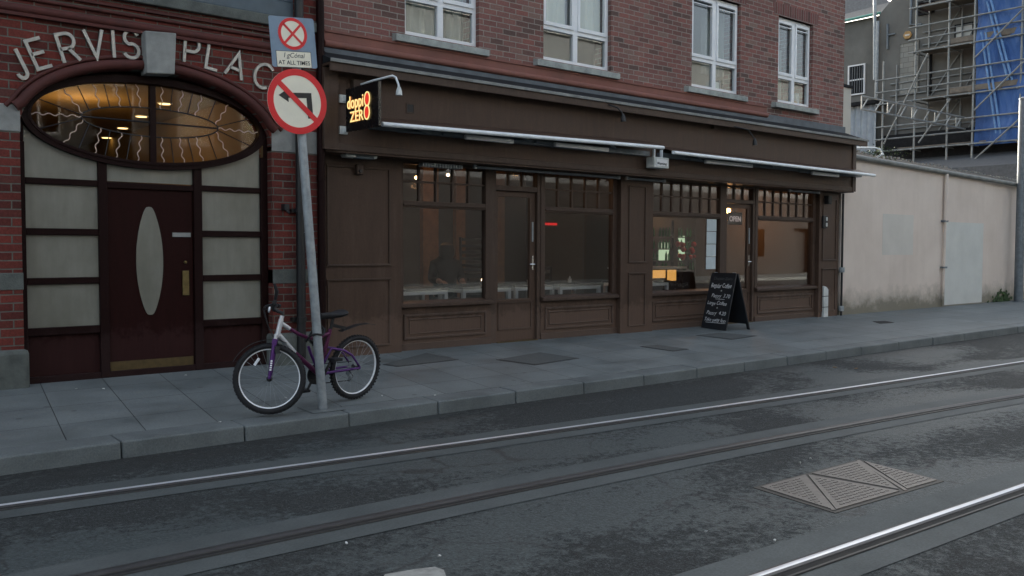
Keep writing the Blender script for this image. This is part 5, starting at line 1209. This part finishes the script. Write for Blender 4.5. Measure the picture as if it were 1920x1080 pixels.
# ------------------------------------------------------------------ covers in the road and pavement
mc = thing('tram_duct_cover', 'large rusty grey cast iron cover of triangular plates in the road', 'manhole cover', (5.4, 3.05, ZR))
FA, FB, NA, NB_ = [onZ(*p, ZR) for p in ((1418, 915), (1610, 864), (1566, 961), (1764, 903))]
def cv(s, t, z=.006): p = FA.lerp(FB, s).lerp(NA.lerp(NB_, s), t); return Vector((p.x, p.y, ZR + z))
mb().prism([cv(-.015, -.02, 0), cv(1.015, -.02, 0), cv(1.015, 1.02, 0), cv(-.015, 1.02, 0)], (0, 0, .004)).build('frame', 'iron_dark', mc)
for tri in (((.02, .03), (.40, .03), (.015, .93)), ((.445, .04), (.03, .97), (.60, .97)), ((.49, .03), (.975, .03), (.63, .93)), ((1.0, .07), (.68, .97), (.985, .97))):
    P = [cv(*v, .0045) for v in tri]; pm = mb().prism(P, (0, 0, .006))
    (s0, t0), (s1, t1), (s2, t2) = tri; den = (t1 - t2) * (s0 - s2) + (s2 - s1) * (t0 - t2)
    for i in range(38):
        for j in range(16):
            s, t = (i + .5) / 38, (j + .5) / 16
            a_ = ((t1 - t2) * (s - s2) + (s2 - s1) * (t - t2)) / den; b_ = ((t2 - t0) * (s - s2) + (s0 - s2) * (t - t2)) / den
            if min(a_, b_, 1 - a_ - b_) > .06:
                c = cv(s, t, .0105); pm.obox(c, ((1, .5, 0) if (i + j) % 2 else (1, -.5, 0), (0, 0, 1), (.5, -1, 0) if (i + j) % 2 else (.5, 1, 0)), (.010, .0035, .005))
    pm.build('plate', 'cast_iron', mc)
q = mb()
for s in (.425, .43): pass
q.prism([cv(.405, .02), cv(.435, .02), cv(.02, .98), cv(.0, .96)], (0, 0, .003)); q.prism([cv(.975, .0), cv(.995, .02), cv(.665, .99), cv(.635, .99)], (0, 0, .003)); q.build('bearing_bar', 'cast_iron', mc)
for pts, lab in ((((930, 675), (1003, 685), (1086, 672), (1012, 661)), 'dark speckled pavement cover in front of the right window of the left pair'), (((1305, 629), (1372, 637), (1420, 630), (1350, 624)), 'dark speckled pavement cover at the foot of chalkboard'),
                 (((1200, 650), (1262, 659), (1292, 655), (1232, 647)), 'narrow dark pavement cover between the other two'), (((718, 684), (745, 688), (860, 675), (800, 662)), 'dark paving patch before the left shop window'), (((1636, 603), (1650, 607), (1676, 605), (1660, 602)), 'small black slot drain in the pavement by the beige wall')):
    P = []
    for p in pts:
        d = ray(*p); k = (0 - CZ - .036 * 9.6 * 1) / d.z
        # intersection with the sloping pavement z = -(9.6 - y) * .036
        k = (-CZ - .036 * 9.6) / (d.z - .036 * d.y); P.append(Vector((0, 0, CZ)) + d * k)
    t = thing('pavement_cover', lab, 'cover', sum(P, Vector()) / 4, 'covers in the pavement')
    c = sum(P, Vector()) / 4; q_ = [c + (p - c) * .93 for p in P]
    mb().prism([p + Vector((0, 0, .0015)) for p in P], (0, 0, .003)).build('frame', 'rail_dull' if 'drain' not in lab else 'rail_groove', t); m = mb().prism([p + Vector((0, 0, .0047)) for p in q_], (0, 0, .0025))
    m.build('plate', 'cover_infill' if 'drain' not in lab else 'rail_groove', t)
def litter(px, py, mat, sz, lab, cat='litter', pave=True):
    d = ray(px, py); k = (-CZ - .036 * 9.6) / (d.z - .036 * d.y) if pave else (ZR - CZ) / d.z
    p = Vector((0, 0, CZ)) + d * k; m = MB(); n = 7
    pts = [p + Vector((sz * random.uniform(.6, 1.1) * math.cos(2 * math.pi * i / n), sz * random.uniform(.4, .9) * math.sin(2 * math.pi * i / n), .004 + random.uniform(0, .012))) for i in range(n)]
    m.prism(pts, (0, 0, .004)); tag(m.build('litter', mat), lab, cat, 'bits of litter on the street')
for px, py in ((143, 731), (194, 731), (348, 705), (716, 744), (816, 743), (412, 793), (536, 748)): litter(px, py, 'litter_white', .013, 'tiny white scrap of litter on the paving')
for px, py in ((1565, 690), (1605, 692)): litter(px, py, 'litter_brown', .035, 'brown leaf lying on the road near the kerb', 'leaf', False)
for px, py in ((1452, 1018), (1324, 1000), (650, 1022), (824, 1046), (1500, 870), (1520, 862)): litter(px, py, 'litter_white', .01, 'tiny white speck of litter on the asphalt', 'litter', False)
litter(1796, 563, 'litter_white', .05, 'white scrap of litter at the foot of the beige wall')
litter(1767, 570, 'litter_white', .06, 'white scrap of litter under the thin drainpipe')

# ------------------------------------------------------------------ beige wall
bw = thing('beige_wall', 'long cream painted wall with grey paint patches right of the cafe', 'wall', (20, 9.62, 0))
def topz(x): return 3.16 - (x - 17) * .0235
mb().prism([(16.46, 9.62, -.05), (22.95, 9.62, -.05), (22.95, 9.62, topz(22.95)), (16.46, 9.62, topz(16.46))], (0, .3, 0)).build('wall', 'beige_paint', bw)
mb().prism([(22.952, 9.67, -.05), (40, 9.67, -.05), (40, 9.67, topz(40)), (22.952, 9.67, topz(22.95))], (0, .25, 0)).build('wall', 'beige_paint', bw)
mb().box(18.08, 19.4, 9.6175, 9.6195, 1.19, 2.05).build('paint_patch', 'patch_faint', bw)
mb().box(20.86, 22.9, 9.6165, 9.6195, .03, 1.94).build('paint_patch', 'patch_grey', bw)
q = mb(); q.tube([(16.5, 9.56, topz(16.5) - .03), (40, 9.56, topz(40) - .03)], .05, 10); q.box(16.46, 40, 9.55, 9.95, 2.6, 2.6001)
mb().tube([(16.5, 9.56, topz(16.5) - .02), (34, 9.56, topz(34) - .02)], .05, 10).build('gutter', 'lip_grey', bw, smooth=True)
q = mb().tube([(20.78, 9.56, topz(20.8) - .05), (20.78, 9.57, 1.95)], .045, 10); q.tube([(20.78, 9.57, 1.95), (20.76, 9.57, .02)], .03, 10)
q.build('drainpipe', 'beige_paint', bw, smooth=True)
q = mb()
for z in (.9, 1.95): q.box(20.68, 20.86, 9.53, 9.62, z - .02, z + .02)
q.build('pipe_clip', 'galv_dark', bw)
q = mb()
for k in range(120):
    x = 23.6 + random.gauss(.55, .25); z = abs(random.gauss(0, .13)) * max(0, 1 - abs(x - 24.15) * .9)
    if x < 24.8: q.obox((x, 9.64 + random.uniform(-.02, .02), z), ((random.gauss(0, 1), -1, random.gauss(0, 1)), (1, random.gauss(0, .3), .5), (0, .3, 1)), (.012, .03, .02))
tag(q.build('moss', 'leaf'), 'green moss growing at the foot of the wall by the grey post', 'moss', kind='stuff')
rs = thing('corrugated_roof', 'dark corrugated lean-to roof with ragged edge behind beige wall', 'roof', (20, 9.9, 3.1))
m = MB(); n = 520; x0_ = 16.6
for i in range(n):
    x = x0_ + i * .03; w = .03 * math.sin(x * 2 * math.pi / .19); e = .05 * math.sin(x * 3.1) + random.uniform(-.03, .03)
    z = topz(x); m.v += [(x, 9.62, z + .02 + w * .6), (x, 10.7 + e, z + .33 + w + e * .5), (x, 10.7 + e, z + .27 + w + e * .5)]
for i in range(n - 1): m.f += [(3 * i, 3 * i + 3, 3 * i + 4, 3 * i + 1), (3 * i + 1, 3 * i + 4, 3 * i + 5, 3 * i + 2)]
m.build('sheet', 'corrugated_dark', rs, smooth=True)
m = MB()
for i in range(0, n - 4, 6):
    x = x0_ + i * .03 + .03; z = topz(x) + .33 + .02 * math.sin(x * 3.1); m.box(x - .03, x + .045, 10.68, 10.72, z + .0, z + .05 + random.uniform(0, .02))
m.build('ridge_edge', 'lip_grey', rs)
m = MB()
for k in range(300):
    u = random.random(); x = 18.1 + random.gauss(.6, .45) if k < 330 else 16.8 + random.random() * 6; 
    c = Vector((x, 9.75 + random.uniform(0, .7), topz(x) + .12 + random.uniform(0, .28))); a1 = Vector((random.gauss(0, 1), random.gauss(0, 1), random.gauss(0, 1))).normalized(); a2 = a1.cross(Vector((random.random(), random.random(), 1))).normalized()
    m.add([c - a1 * .03, c + a2 * .01, c + a1 * .03, c - a2 * .01], [(0, 1, 2, 3)])
tag(m.build('weeds', 'leaf', fix=False), 'green weeds growing on the lean-to roof edge', 'weeds', kind='stuff')
gr = thing('roof_rail', 'white bent tube rail on top of the beige wall', 'rail', onY(1610, 278, 9.9))
mb().tube([onY(1604, 277, 9.9), onY(1640, 277, 9.9), onY(1650, 280, 9.9), onY(1656, 290, 9.9), onY(1657, 297, 9.9)], .02, 8).build('rail', 'white_metal', gr, smooth=True); q = mb(); 
a = onY(1604, 277, 9.9); q.tube([a, a - Vector((0, 0, .25))], .02, 8); a = onY(1655, 288, 9.9); q.tube([a, a + Vector((-.25, 0, -.1))], .02, 8); q.build('foot', 'white_metal', gr)
wpz = thing('white_pier', 'narrow white rendered pier behind the brick corner', 'wall pier', (16.7, 9.8, 3.1))
mb().box(16.44, 16.98, 9.75, 10.2, 0, 4.53).build('pier', 'pale_render', wpz, bevel=.01); mb().box(16.435, 17.02, 9.72, 10.24, 4.53, 4.58).build('coping', 'roof_felt', wpz)
pz_ = onZ(1911, 563, -.01); py_ = 9.42; px_ = onY(1911, 500, py_).x
gpz = thing('street_pole', 'plain blue grey steel pole beside the beige wall at the right edge', 'pole', (px_, py_, 0))
mb().lathe((px_, py_, -.02), [(.105, 0), (.105, 2), (.1, onY(1914, 184, py_).z + .02)], 20).build('shaft', 'galv_dark', gpz, smooth=True); mb().lathe((px_, py_, onY(1914, 184, py_).z), [(.108, -.02), (.108, .02), (.02, .05)], 20).build('cap', 'galv_dark', gpz); mb().lathe((px_, py_, -.02), [(.15, 0), (.15, .03)], 20).build('base_plate', 'galv_dark', gpz)

# ------------------------------------------------------------------ grey building and scaffold behind
XB = 39.0
gb = thing('grey_building', 'grey rendered old building with gable behind the scaffolding', 'building', (XB, 18, 0))
def gx(px, py, x=XB): p = onX(px, py, x); return p
e0, e1 = gx(1583, 42), gx(1655, 28)
mb().prism([(XB, 20.9, 0), (XB, 30, 0), (XB, 30, e1.z), (XB, 20.9, e1.z)], (.4, 0, 0)).build('wall', 'render_grey', gb)
mb().prism([(XB - .25, 6, 0), (XB - .25, 20.98, 0), (XB - .25, 20.98, 11.75), (XB - .25, 19.2, 13.5), (XB - .25, 6, 13.5)], (.6, 0, 0)).build('gable_wall', 'render_grey', gb)
mb().add([(XB - .15, 20.7, e1.z), (XB - .15, 30, e1.z), (XB + 1.6, 30, 13.9), (XB + 1.6, 22.3, 13.6), (XB + .9, 21.1, 12.55)], [(0, 1, 2, 3, 4)]).build('roof', 'slate', gb)
mb().tube([(XB - .22, 20.95, e1.z + .05), (XB - .22, 30, e1.z - .05)], .07, 8).build('gutter', 'gutter_green', gb, smooth=True)
q = mb(); a = gx(1640, 12, XB - .4); b_ = gx(1640, 150, XB - .4); c_ = gx(1645, 40, XB - .4); d_ = gx(1644, 178, XB - .4)
q.tube([(XB - .4, a.y, a.z + .4), (XB - .4, b_.y, b_.z)], .075, 12); q.tube([(XB - .4, a.y - .16, c_.z), (XB - .4, a.y - .16, d_.z), (XB - .3, a.y - .1, d_.z - .4)], .075, 12); q.build('soil_pipe', 'galv_steel', gb, smooth=True)
def rect_win(x0, y0, x1, y1, nm, glassm, framem, x=XB - .02, t=.06, bars=True):
    a, b = gx(x0, y0, x), gx(x1, y1, x); ya, yb, za, zb = max(a.y, b.y), min(a.y, b.y), min(a.z, b.z), max(a.z, b.z)
    m = mb().ring([(x - .06, yb, za), (x - .06, ya, za), (x - .06, ya, zb), (x - .06, yb, zb)], [(x - .06, yb + t, za + t), (x - .06, ya - t, za + t), (x - .06, ya - t, zb - t), (x - .06, yb + t, zb - t)], (.1, 0, 0))
    if bars: m.box(x - .05, x + .03, yb + t, ya - t, (za + zb) / 2 - .03, (za + zb) / 2 + .03)
    w = m.build(nm, framem, gb); mb().box(x - .03, x - .01, yb + .02, ya - .02, za + .02, zb - .02).build('pane', glassm, w)
    return w, (ya, yb, za, zb)
w_, (ya, yb, za, zb) = rect_win(1591, 124, 1622, 176, 'window', 'roof_felt', 'white_upvc')
q = mb()
for k in range(1, 7): y = yb + (ya - yb) * k / 7; q.tube([(XB - .1, y, za + .1), (XB - .1, y, zb - .1)], .012, 6)
q.build('security_bars', 'galv_dark', w_)
rect_win(1687, 82, 1722, 175, 'blocked_opening', 'block_infill', 'render_grey', XB - .27, .04, False)
rect_win(1791, 47, 1826, 72, 'window', 'patch_grey', 'roof_felt', XB - .27, .05); rect_win(1722, 4, 1752, 24, 'window', 'maroon_wood', 'roof_felt', XB - .27, .08)
rect_win(1740, 95, 1746, 175, 'dark_pipe', 'roof_felt', 'roof_felt', XB - .3, .02, False)
q = mb(); a = gx(1664, 45, XB - .3); b_ = gx(1664, 92, XB - .3); q.tube([a, b_], .05, 8); c_ = gx(1664, 66, XB - .3); q.tube([c_, c_ + Vector((0, -.35, 0))], .04, 8); a = gx(1709, 0, XB - .3); b_ = gx(1707, 46, XB - .3); q.tube([a + Vector((0, 0, 1)), b_, b_ + Vector((0, -.5, -.1))], .06, 8); q.build('wall_pipe', 'galv_dark', gb, smooth=True)
ax_ = gx(1702, 66, XB - .3)
alx = thing('alarm_box', 'yellow hexagonal alarm box high on the grey gable wall', 'alarm', ax_)
hexp = [(XB - .26, ax_.y + .2 * math.cos(R(60 * k)), ax_.z + .19 * math.sin(R(60 * k))) for k in range(6)]
mb().prism(hexp, (-.09, 0, 0)).build('box', 'alarm_yellow', alx, bevel=.02); mb().box(XB - .36, XB - .35, ax_.y - .1, ax_.y + .1, ax_.z - .03, ax_.z + .03).build('label_strip', 'white_dirty', alx)
cs_ = thing('metal_shed', 'pale corrugated metal shed wall behind the white pier', 'shed', (XB - 1, 22, 0))
m = MB(); y = 20.6
pts = []
while y < 27:
    pts.append((XB - 1 + .05 * math.sin(y * 2 * math.pi / .3), y)); y += .05
for (xa, ya), (xb, yb) in zip(pts[:-1], pts[1:]): m.add([(xa, ya, 0), (xb, yb, 0), (xb, yb, 7.7), (xa, ya, 7.7)], [(0, 1, 2, 3)])
m.build('cladding', 'corrugated', cs_, smooth=True); mb().box(XB - 1.3, XB - .1, 20.5, 27, 7.7, 7.85).build('roof', 'roof_felt', cs_)
ds = thing('undercroft_shade', 'dark lean-to shape added for the shaded undercroft beneath the scaffolding', 'lean-to', (38, 17, 0))
mb().box(38.2, 38.7, 6, 20.5, 0, 6.3).build('wall', 'roof_felt', ds); mb().prism([(36.0, 6, 0), (38.2, 6, 0), (38.2, 6, 5.2), (36.0, 6, 4.5)], (0, 14, 0)).build('roof', 'slate', ds)  # dark cladding stands in for the shade of the undercroft
# scaffold
XS = 37.5
sc = thing('scaffold', 'galvanised tube scaffold with plank decks against the grey building', 'scaffold', (XS, 17, 0))
ys = [20.05, 18.65, 17.28, 16.27, 14.5, 12.7]
for i, y in enumerate(ys):
    for xo in (0, 1.15):
        mb().tube([(XS + xo, y, 3.5), (XS + xo, y, 9.4 if i == 0 else 13.6)], .042, 8).build('standard', 'scaffold_tube', sc, smooth=True)
lv = [5.6, 7.62, 9.62, 11.45]
for z in lv:
    for dz, a, b in ((-.06, 0, 5), (.45, 0, 5), (.98, 0, 5)):
        if z > 8.5: a = 1
        mb().tube([(XS - .05, ys[a] + .3, z + dz), (XS - .05, ys[b] - .3, z + dz)], .034, 8).build('ledger', 'scaffold_tube', sc, smooth=True)
    for dz in (.45, .98): mb().tube([(XS + 1.2, ys[a] + .3, z + dz), (XS + 1.2, ys[4] - .3, z + dz)], .034, 8).build('ledger', 'scaffold_tube', sc, smooth=True)
    if z > 6:
        for y0_, y1_ in ((ys[1], ys[2]), (ys[2], ys[3])): mb().tube([(XS + 1.2, y0_, z - 1.9), (XS + 1.2, y1_, z)], .03, 8).build('brace', 'scaffold_tube', sc, smooth=True)
    q = mb()
    for y in ys[1:]: q.tube([(XS - .2, y + .06, z - .1), (XS + 1.4, y + .06, z - .1)], .03, 8)
    q.build('transom', 'scaffold_tube', sc, smooth=True)
    m = MB()
    for k in range(5): m.box(XS + .05 + k * .23, XS + .26 + k * .23, ys[5], ys[1] if z > 5.7 else 19.4, z, z + .045)
    m.build('deck', 'wood_plank', sc)
    if z > 6: mb().box(XS + .01, XS + .04, ys[5], ys[3] if z > 10 else ys[2], z + .046, z + .26).build('toe_board', 'wood_plank', sc)
for (a, b) in (((1657, 270), (1740, 100)), ((1722, 268), (1782, 185)), ((1826, 110), (1920, 15)), ((1826, 207), (1920, 115)), ((1826, 300), (1920, 215))):
    mb().tube([onX(*a, XS - .12), onX(*b, XS - .12)], .034, 8).build('brace', 'scaffold_tube', sc, smooth=True)
nt_ = thing('debris_netting', 'blue debris netting hung over right half of the scaffold', 'netting', (XS - .02, 14, 8))
m = MB(); ny, nz = 60, 60
for j in range(nz + 1):
    for i in range(ny + 1):
        y = 16.2 - (16.2 - 6) * i / ny; z = 5.45 + (14 - 5.45) * j / nz
        m.v.append((XS + .06 + .05 * math.sin(y * 3 + z * .7) + .03 * math.sin(z * 2.3 + y) + .03 * math.sin(y * 9 + z * 1.7) + .05 * math.sin(z * 3.1 + .5 * math.sin(y * 2)), y, z))
for j in range(nz):
    for i in range(ny): k = j * (ny + 1) + i; m.f.append((k, k + 1, k + ny + 2, k + ny + 1))
m.build('sheet', 'blue_netting', nt_, smooth=True)
for (a, b) in (((1850, 0), (1890, 150)), ((1858, 0), (1898, 150)), ((1840, 60), (1868, 250)), ((1848, 60), (1876, 250))):
    t = mb().tube([onX(*a, XS + .02), onX(*b, XS + .02)], .045, 8).build('raking_tube', 'raking_blue' if 'raking_blue' in M else plain('raking_blue', (.12, .25, .48), .5).name, nt_, smooth=True)
tb = thing('lattice_beam', 'aluminium lattice beam reaching out from the scaffold', 'beam', (33, 16.6, 6.4))
q = mb(); zt, zb_ = 6.62, 6.17
q.tube([(29.6, 16.6, zt), (37.6, 16.6, zt)], .035, 8); q.tube([(29.6, 16.6, zb_), (37.6, 16.6, zb_)], .035, 8); q.build('chord', 'scaffold_tube', tb, smooth=True)
q = mb(); x = 29.6
while x < 37.3:
    q.tube([(x, 16.6, zb_), (x + .45, 16.6, zt)], .026, 6); 
    if int((x - 29.6) / .9 + .01) % 2 == 0: q.tube([(x, 16.6, zb_), (x, 16.6, zt)], .026, 6)
    x += .9
q.build('lacing', 'scaffold_tube', tb)

# ------------------------------------------------------------------ the other side of the street, behind the camera
ob_ = thing('opposite_building', 'pale rendered terrace across the street, seen reflected in the shop windows', 'building', (10, -10, 0))
hs = []
for k in range(15): x = -8 + k * 4.6; hs += [(x, x + 1.2, 4.6, 6.3), (x + 2.1, x + 3.3, 4.6, 6.3), (x, x + 1.2, 7.2, 8.9), (x + 2.1, x + 3.3, 7.2, 8.9)]
wall_holes((-12, 62), (4.2, 10.6), hs, -10.3, -10).build('wall', 'terrace_render', ob_)
mb().box(-12, 38.5, -10.3, -10.02, -.1, 4.199).build('shopfronts', 'terrace_shopfront', ob_)
wall_holes((38.501, 62), (-.1, 4.199), [(41.2, 42.6, .9, 2.4), (45.5, 47.5, 0, 2.5), (50, 51.5, .9, 2.4)], -10.3, -10.01).build('ground_floor_wall', 'terrace_shopfront', ob_)
mb().box(-12, 62, -14, -10.5, -.1, 10.5).build('interior', 'black_paint', ob_)
for a, b, c, d in hs:
    m = mb().ring([(a, -10.1, c), (b, -10.1, c), (b, -10.1, d), (a, -10.1, d)], [(a + .08, -10.1, c + .08), (b - .08, -10.1, c + .08), (b - .08, -10.1, d - .08), (a + .08, -10.1, d - .08)], (0, .06, 0)); m.box((a + b) / 2 - .04, (a + b) / 2 + .04, -10.1, -10.05, c, d); w = m.build('window', 'white_upvc', ob_)
    mb().box(a + .05, b - .05, -10.12, -10.1, c + .05, d - .05).build('pane', 'window_glass', w)
mb().box(-12.2, 62.2, -10.4, -9.85, 10.6, 10.9).build('cornice', 'stone_grey', ob_)
